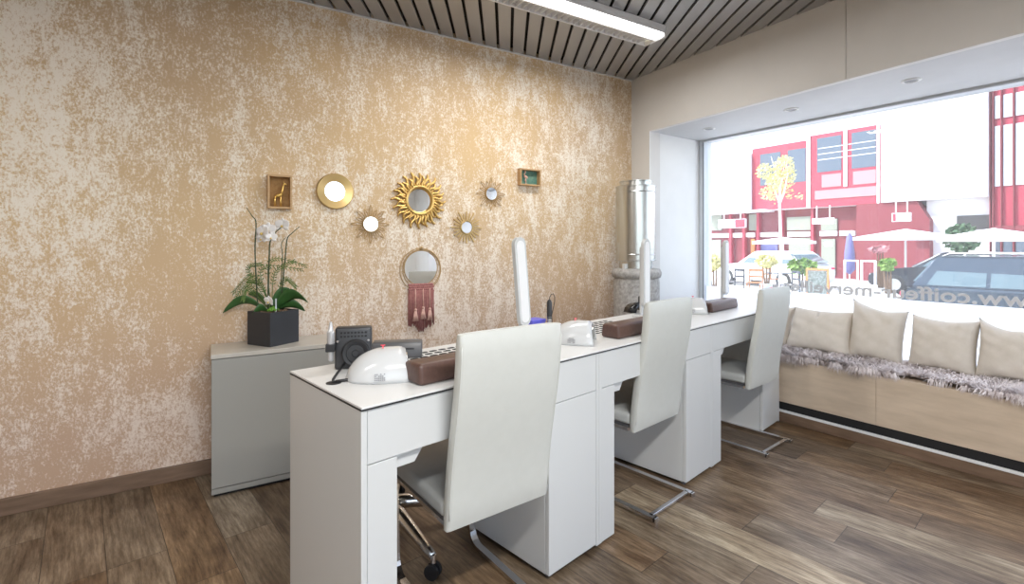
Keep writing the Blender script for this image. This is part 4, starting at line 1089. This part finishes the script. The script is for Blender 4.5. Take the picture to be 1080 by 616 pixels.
def bush(px, py, rp, nd, m, label, cnt=260, sc=(1, 1, 1), seed=1, name='shrub', leaf=.09):
    u, z, Y = onN(px, py, nd); q = uw(u, nd-BN); t = thing(name, label, 'plant', (q[0], q[1], SZ), ANG_U); r = rp*Y/F
    b = BM(); foliage(b, (0, 0, z-SZ), r, cnt, leaf, seed, sc); obj('leaves', b, m, t)
    b = BM()
    for a in range(3): tube(b, [(.03*a, 0, .05), (.15*r*(a-1)*2, .03*a, (z-SZ)*.6), (r*.4*(a-1), 0, z-SZ)], [.04, .03, .012], 6)
    obj('branches', b, 'bark', t, True)
    b = BM(); lathe(b, [(.16, 0), (.22, .34), (.2, .34), (.19, .3)], 20); obj('planter', b, 'alufr', t, True, angle=40); return t
bush(1014, 251, 14, 26, 'dfoliage', 'dark green slender tree in front of the white rendered block', 420, (1.1, .8, 1.1), 5, 'street_tree', .12)
bush(846, 281, 11, 16.2, 'foliage', 'round green shrub beside the chalkboard on the street', 300, (1.3, 1, .8), 6)
bush(752, 277, 9, 13, 'yfoliage', 'cream flowering bush in a planter at the left edge of the shop window', 300, (.9, .9, .9), 7, 'flowering_bush')
bush(808, 275, 9, 17, 'yfoliage', 'cream flowering plant on the café terrace', 260, (1.2, 1, .8), 8, 'flowering_bush')
bush(936, 279, 7, 16, 'foliage', 'small green plant on the pavement left of the dark car', 160, (1, 1, .9), 9)
bush(928, 263, 6, 18, 'pinkp', 'pale pink plant on a stand left of the dark car', 90, (1.6, 1, .6), 10)

# chalkboard
def place(px, nd, z=SZ):
    u = onN(px, 260, nd)[0]; q = uw(u, nd-BN); return (q[0], q[1], z)
t = thing('chalkboard', 'wooden A-frame chalkboard standing on the pavement', 'sign', place(862, 13.6), ANG_U+.25)
b = BM(); hh_ = (1.17+.45)-(277-HY)*15/(1.1)/F
hh_ = 1.05
for sy_, ly in ((-1, -.02), (1, .32)):
    pass
b = BM()
for x0, x1, z0_, z1_ in ((-.25, -.21, 0, hh_), (.21, .25, 0, hh_), (-.21, .21, hh_-.05, hh_), (-.21, .21, .14, .19)): box(b, x0, x1, -.015, .015, z0_, z1_, .003)
obj('frame', b, 'orangep', t)
b = BM(); box(b, -.21, .21, -.005, .005, .19, hh_-.05); obj('board', b, 'board', t)
b = BM(); tube(b, [(-.23, .01, hh_-.03), (-.23, .4, 0)], .018, 6); tube(b, [(.23, .01, hh_-.03), (.23, .4, 0)], .018, 6); obj('rear_legs', b, 'wood', t)
# closed blue parasol
t = thing('closed_parasol', 'tall closed blue violet parasol on the pavement', 'parasol', place(896, 22.5), ANG_U)
b = BM(); lathe(b, [(.05, .5), (.2, .7), (.17, 1.4), (.1, 2.0), (.03, 2.15)], 14); obj('canopy', b, 'bluecloth', t, True)
b = BM(); lathe(b, [(.03, 0), (.03, .6)], 8); obj('pole', b, 'alufr', t)
b = BM(); lathe(b, [(.28, 0), (.28, .07)], 16); obj('base', b, 'alufr', t)
# terrace tables and fence frames
t = thing('bistro_fence', 'white framed barrier panels on the pavement', 'barrier', place(908, 19), ANG_U)
for k_ in range(2):
    b = BM(); x0 = -.5+k_*.5
    for a, c, d, e_ in ((x0, x0+.05, 0, 1.15), (x0+.38, x0+.43, 0, 1.15), (x0+.05, x0+.38, 1.1, 1.15), (x0+.05, x0+.38, .1, .15)): box(b, a, c, -.03, .03, d, e_)
    obj('panel_frame', b, 'whitep', t)
def bistro(px, nd, label, m='whitep'):
    t = thing('cafe_table', label, 'table', place(px, nd), ANG_U, 'café tables across the street')
    b = BM(); lathe(b, [(.38, .72), (.38, .75)], 24); obj('tabletop', b, m, t)
    b = BM(); lathe(b, [(.2, 0), (.2, .03), (.03, .06), (.03, .72)], 16); obj('pedestal', b, 'alufr', t)
def bchair(px, nd, label, m, yaw=0):
    t = thing('cafe_chair', label, 'chair', place(px, nd), ANG_U+yaw, 'café chairs across the street')
    b = BM(); box(b, -.21, .21, -.2, .2, .44, .47, .01); obj('seat', b, m, t)
    b = BM(); box(b, -.21, -.18, .17, .2, .47, .88); box(b, .18, .21, .17, .2, .47, .88); box(b, -.18, .18, .17, .2, .8, .88); box(b, -.18, .18, .17, .2, .6, .66); obj('backrest', b, m, t)
    for sx_ in (-.19, .19):
        for sy_ in (-.18, .18):
            b = BM(); tube(b, [(sx_, sy_, 0), (sx_, sy_, .45)], .015, 6); obj('leg', b, m, t)
bistro(785, 16, 'white café table left of the cream flowering plant'); bistro(822, 16.5, 'white café table beneath the low parasol', 'carblue')
bchair(796, 15.5, 'brown café chair on the left of the terrace', 'wood', .3); bchair(775, 15.2, 'dark café chair at the left end of the terrace', 'cardark', -.3); bchair(813, 17.6, 'brown café chair beside the tree trunk', 'wood', 2.8); bchair(833, 15.3, 'blue grey café chair on the right of the terrace', 'carblue', -.6)
t = thing('flower_bowl', 'bowl of red flowers on the pavement outside the window', 'flowers', place(818, 12), ANG_U)
b = BM(); lathe(b, [(.12, 0), (.15, .2), (.25, .42), (.23, .42), (.1, .3)], 20); obj('bowl', b, 'whitep', t, True, angle=40)
b = BM(); foliage(b, (0, 0, .5), .2, 140, .05, 3, (1, 1, .6)); obj('blossoms', b, 'flower', t)

# cars
def car(px, nd, yaw, label, bodym, suv=True, Lc=4.5, zs=1.0, name='car', rear=False):
    u_ = onN(px, 260, nd)[0]+(Lc/2 if rear else 0); q_ = uw(u_, nd-BN)
    t = thing(name, label, 'car', (q_[0], q_[1], SZ), ANG_U+yaw)
    Wc = .9; mm = Matrix(((1, 0, 0, 0), (0, 0, 1, 0), (0, 1, 0, 0), (0, 0, 0, 1)))
    Hh = 1.58*zs if suv else 1.42*zs; be = 1.02*zs if suv else .92*zs
    low = [(-Lc/2, .32), (-Lc/2-.02, .7), (-Lc/2+.05, be-.05), (-Lc/2+.25, be), (Lc*.22, be), (Lc*.36, be-.08), (Lc/2-.05, be-.25), (Lc/2, .55), (Lc/2-.05, .28), (-Lc/2+.1, .25)]
    def sidewheel(x): return x
    b = BM(); prism(b, low, -Wc, Wc, mm); es = [e_ for e_ in b.edges]; bmesh.ops.bevel(b, geom=es, offset=.045, segments=2, affect='EDGES'); obj('body', b, bodym, t, True, angle=40)
    # cabin
    x0 = -Lc/2+.12; x1 = Lc*.22; xt0 = x0+(.28 if suv else .55); xt1 = x1-.75
    cab = [(x0, be-.02), (x1, be-.02), (xt1+.05, Hh-.05), (xt1-.1, Hh), (xt0+.1, Hh), (xt0, Hh-.05)]
    b = BM(); prism(b, cab, -Wc+.07, Wc-.07, mm)
    for v in b.verts:
        if v.co.z > be+.2: v.co.y *= .86
    bmesh.ops.bevel(b, geom=list(b.edges), offset=.03, segments=2, affect='EDGES'); cb = obj('cabin', b, bodym, t, True, angle=40)
    def ztop(x): return x
    segs = [(x0+.22, x0+.95), (x0+1.0, (x0+x1)/2+.35), ((x0+x1)/2+.40, x1-.3)]
    for s_ in (-1, 1):
        for i, (a, c) in enumerate(segs):
            ta = a+(.2 if i == 0 else 0); tc = c-(.42 if i == 2 else 0); b = BM()
            y0 = Wc-.068; y1 = (Wc-.07)*.86+.005
            vs = [b.verts.new((a, s_*y0, be+.03)), b.verts.new((c, s_*y0, be+.03)), b.verts.new((tc, s_*y1, Hh-.09)), b.verts.new((ta, s_*y1, Hh-.09))]
            vs2 = [b.verts.new((v.co.x, v.co.y-s_*.02, v.co.z)) for v in vs]
            b.faces.new(vs); b.faces.new(vs2)
            for j in range(4): b.faces.new((vs[j], vs[(j+1) % 4], vs2[(j+1) % 4], vs2[j]))
            obj('side_window', b, 'carglass', cb)
    for (a, za, c, zc, nm) in ((x1-.05, be+.03, xt1+.10, Hh-.09, 'windscreen'), (x0+.03, be+.08, xt0-.02, Hh-.09, 'rear_window')):
        b = BM(); d_ = .035 if nm == 'windscreen' else -.02
        vs = [b.verts.new((a+d_, -Wc+.17, za)), b.verts.new((a+d_, Wc-.17, za)), b.verts.new((c+d_, (Wc-.2)*.88, zc)), b.verts.new((c+d_, -(Wc-.2)*.88, zc))]; vs2 = [b.verts.new((v.co.x-.03*(1 if d_ > 0 else -1), v.co.y, v.co.z)) for v in vs]
        b.faces.new(vs); b.faces.new(vs2)
        for j in range(4): b.faces.new((vs[j], vs[(j+1) % 4], vs2[(j+1) % 4], vs2[j]))
        obj(nm, b, 'carglass', cb)
    for wx in (-Lc*.31, Lc*.32):
        for s_ in (-1, 1):
            b = BM(); m_ = Matrix.Translation((wx, s_*(Wc-.09), .33)) @ Matrix.Rotation(PI/2, 4, 'X'); lathe(b, [(.2, -.11), (.31, -.10), (.33, -.06), (.33, .06), (.31, .10), (.2, .11)], 28, (0, 0, 0), True, m_); wo = obj('wheel', b, 'tyre', t, True, angle=40)
            b = BM(); lathe(b, [(.2, -.118), (.2, .118)], 20, (0, 0, 0), True, m_); obj('hub', b, 'duct', wo)
    if suv:
        for s_ in (-1, 1):
            b = BM(); tube(b, [(xt0+.1, s_*.62, Hh-.01), (xt0+.2, s_*.62, Hh+.045), (xt1-.2, s_*.62, Hh+.045), (xt1-.05, s_*.62, Hh-.01)], .015, 8); obj('roof_rail', b, 'duct', t, True)
    for s_ in (-1, 1):
        b = BM(); ball(b, (Lc/2-.06, s_*.66, be-.32), .13, 12, (.5, 1, .6)); obj('headlight', b, 'duct', t, True)
        b = BM(); box(b, -Lc/2-.03, -Lc/2+.04, s_*.75-.08, s_*.75+.08, .75, be-.1, .01); obj('tail_light', b, 'flower', t)
    return t
car(968, 11.3, .0, 'dark blue grey estate car with roof rails parked outside the window at right', 'carblue', True, 4.5, .92, 'car', True)
car(1005, 21, PI+.05, 'black car parked behind the blue grey estate car', 'cardark', False, 4.2)
car(812, 20, PI-.2, 'white car behind the green shrub across the street', 'carwhite', False, 4.1)

# ------------------------------------------------------------------ light, sky, camera
wd = bpy.data.worlds.new('sky'); bpy.context.scene.world = wd; wd.use_nodes = True
bg = wd.node_tree.nodes['Background']; sk = wd.node_tree.nodes.new('ShaderNodeTexSky'); sk.sky_type = 'NISHITA'; sk.sun_disc = False
sk.sun_elevation = math.radians(48); sk.sun_rotation = math.radians(0); sk.altitude = 300; sk.air_density = 1.0; sk.dust_density = 2.0
hs = wd.node_tree.nodes.new('ShaderNodeHueSaturation'); hs.inputs['Saturation'].default_value = .55; wd.node_tree.links.new(sk.outputs[0], hs.inputs['Color']); wd.node_tree.links.new(hs.outputs[0], bg.inputs[0]); bg.inputs[1].default_value = .55
sl = bpy.data.lights.new('sun', 'SUN'); sl.energy = 4.2; sl.angle = math.radians(.6); sl.color = (1, .97, .93)
so = bpy.data.objects.new('sun', sl); COL.objects.link(so); so.rotation_euler = Vector((.80, -.40, -.85)).to_track_quat('-Z', 'Y').to_euler()

cam = bpy.data.cameras.new('camera'); co = bpy.data.objects.new('camera', cam); COL.objects.link(co)
cxy = W(0, 0); co.location = (cxy[0], cxy[1], CH)
co.rotation_euler = (PI/2, 0, dirw(0, 1)-PI/2)
cam.sensor_width = 36; cam.lens = F/1080*36; cam.shift_y = -(308-HY)/1080; cam.clip_start = .02; cam.clip_end = 300
sc = bpy.context.scene; sc.camera = co
vs = sc.view_settings; vs.view_transform = 'Standard'; vs.look = 'None'; vs.gamma = 1; vs.use_curve_mapping = False; vs.exposure = .38
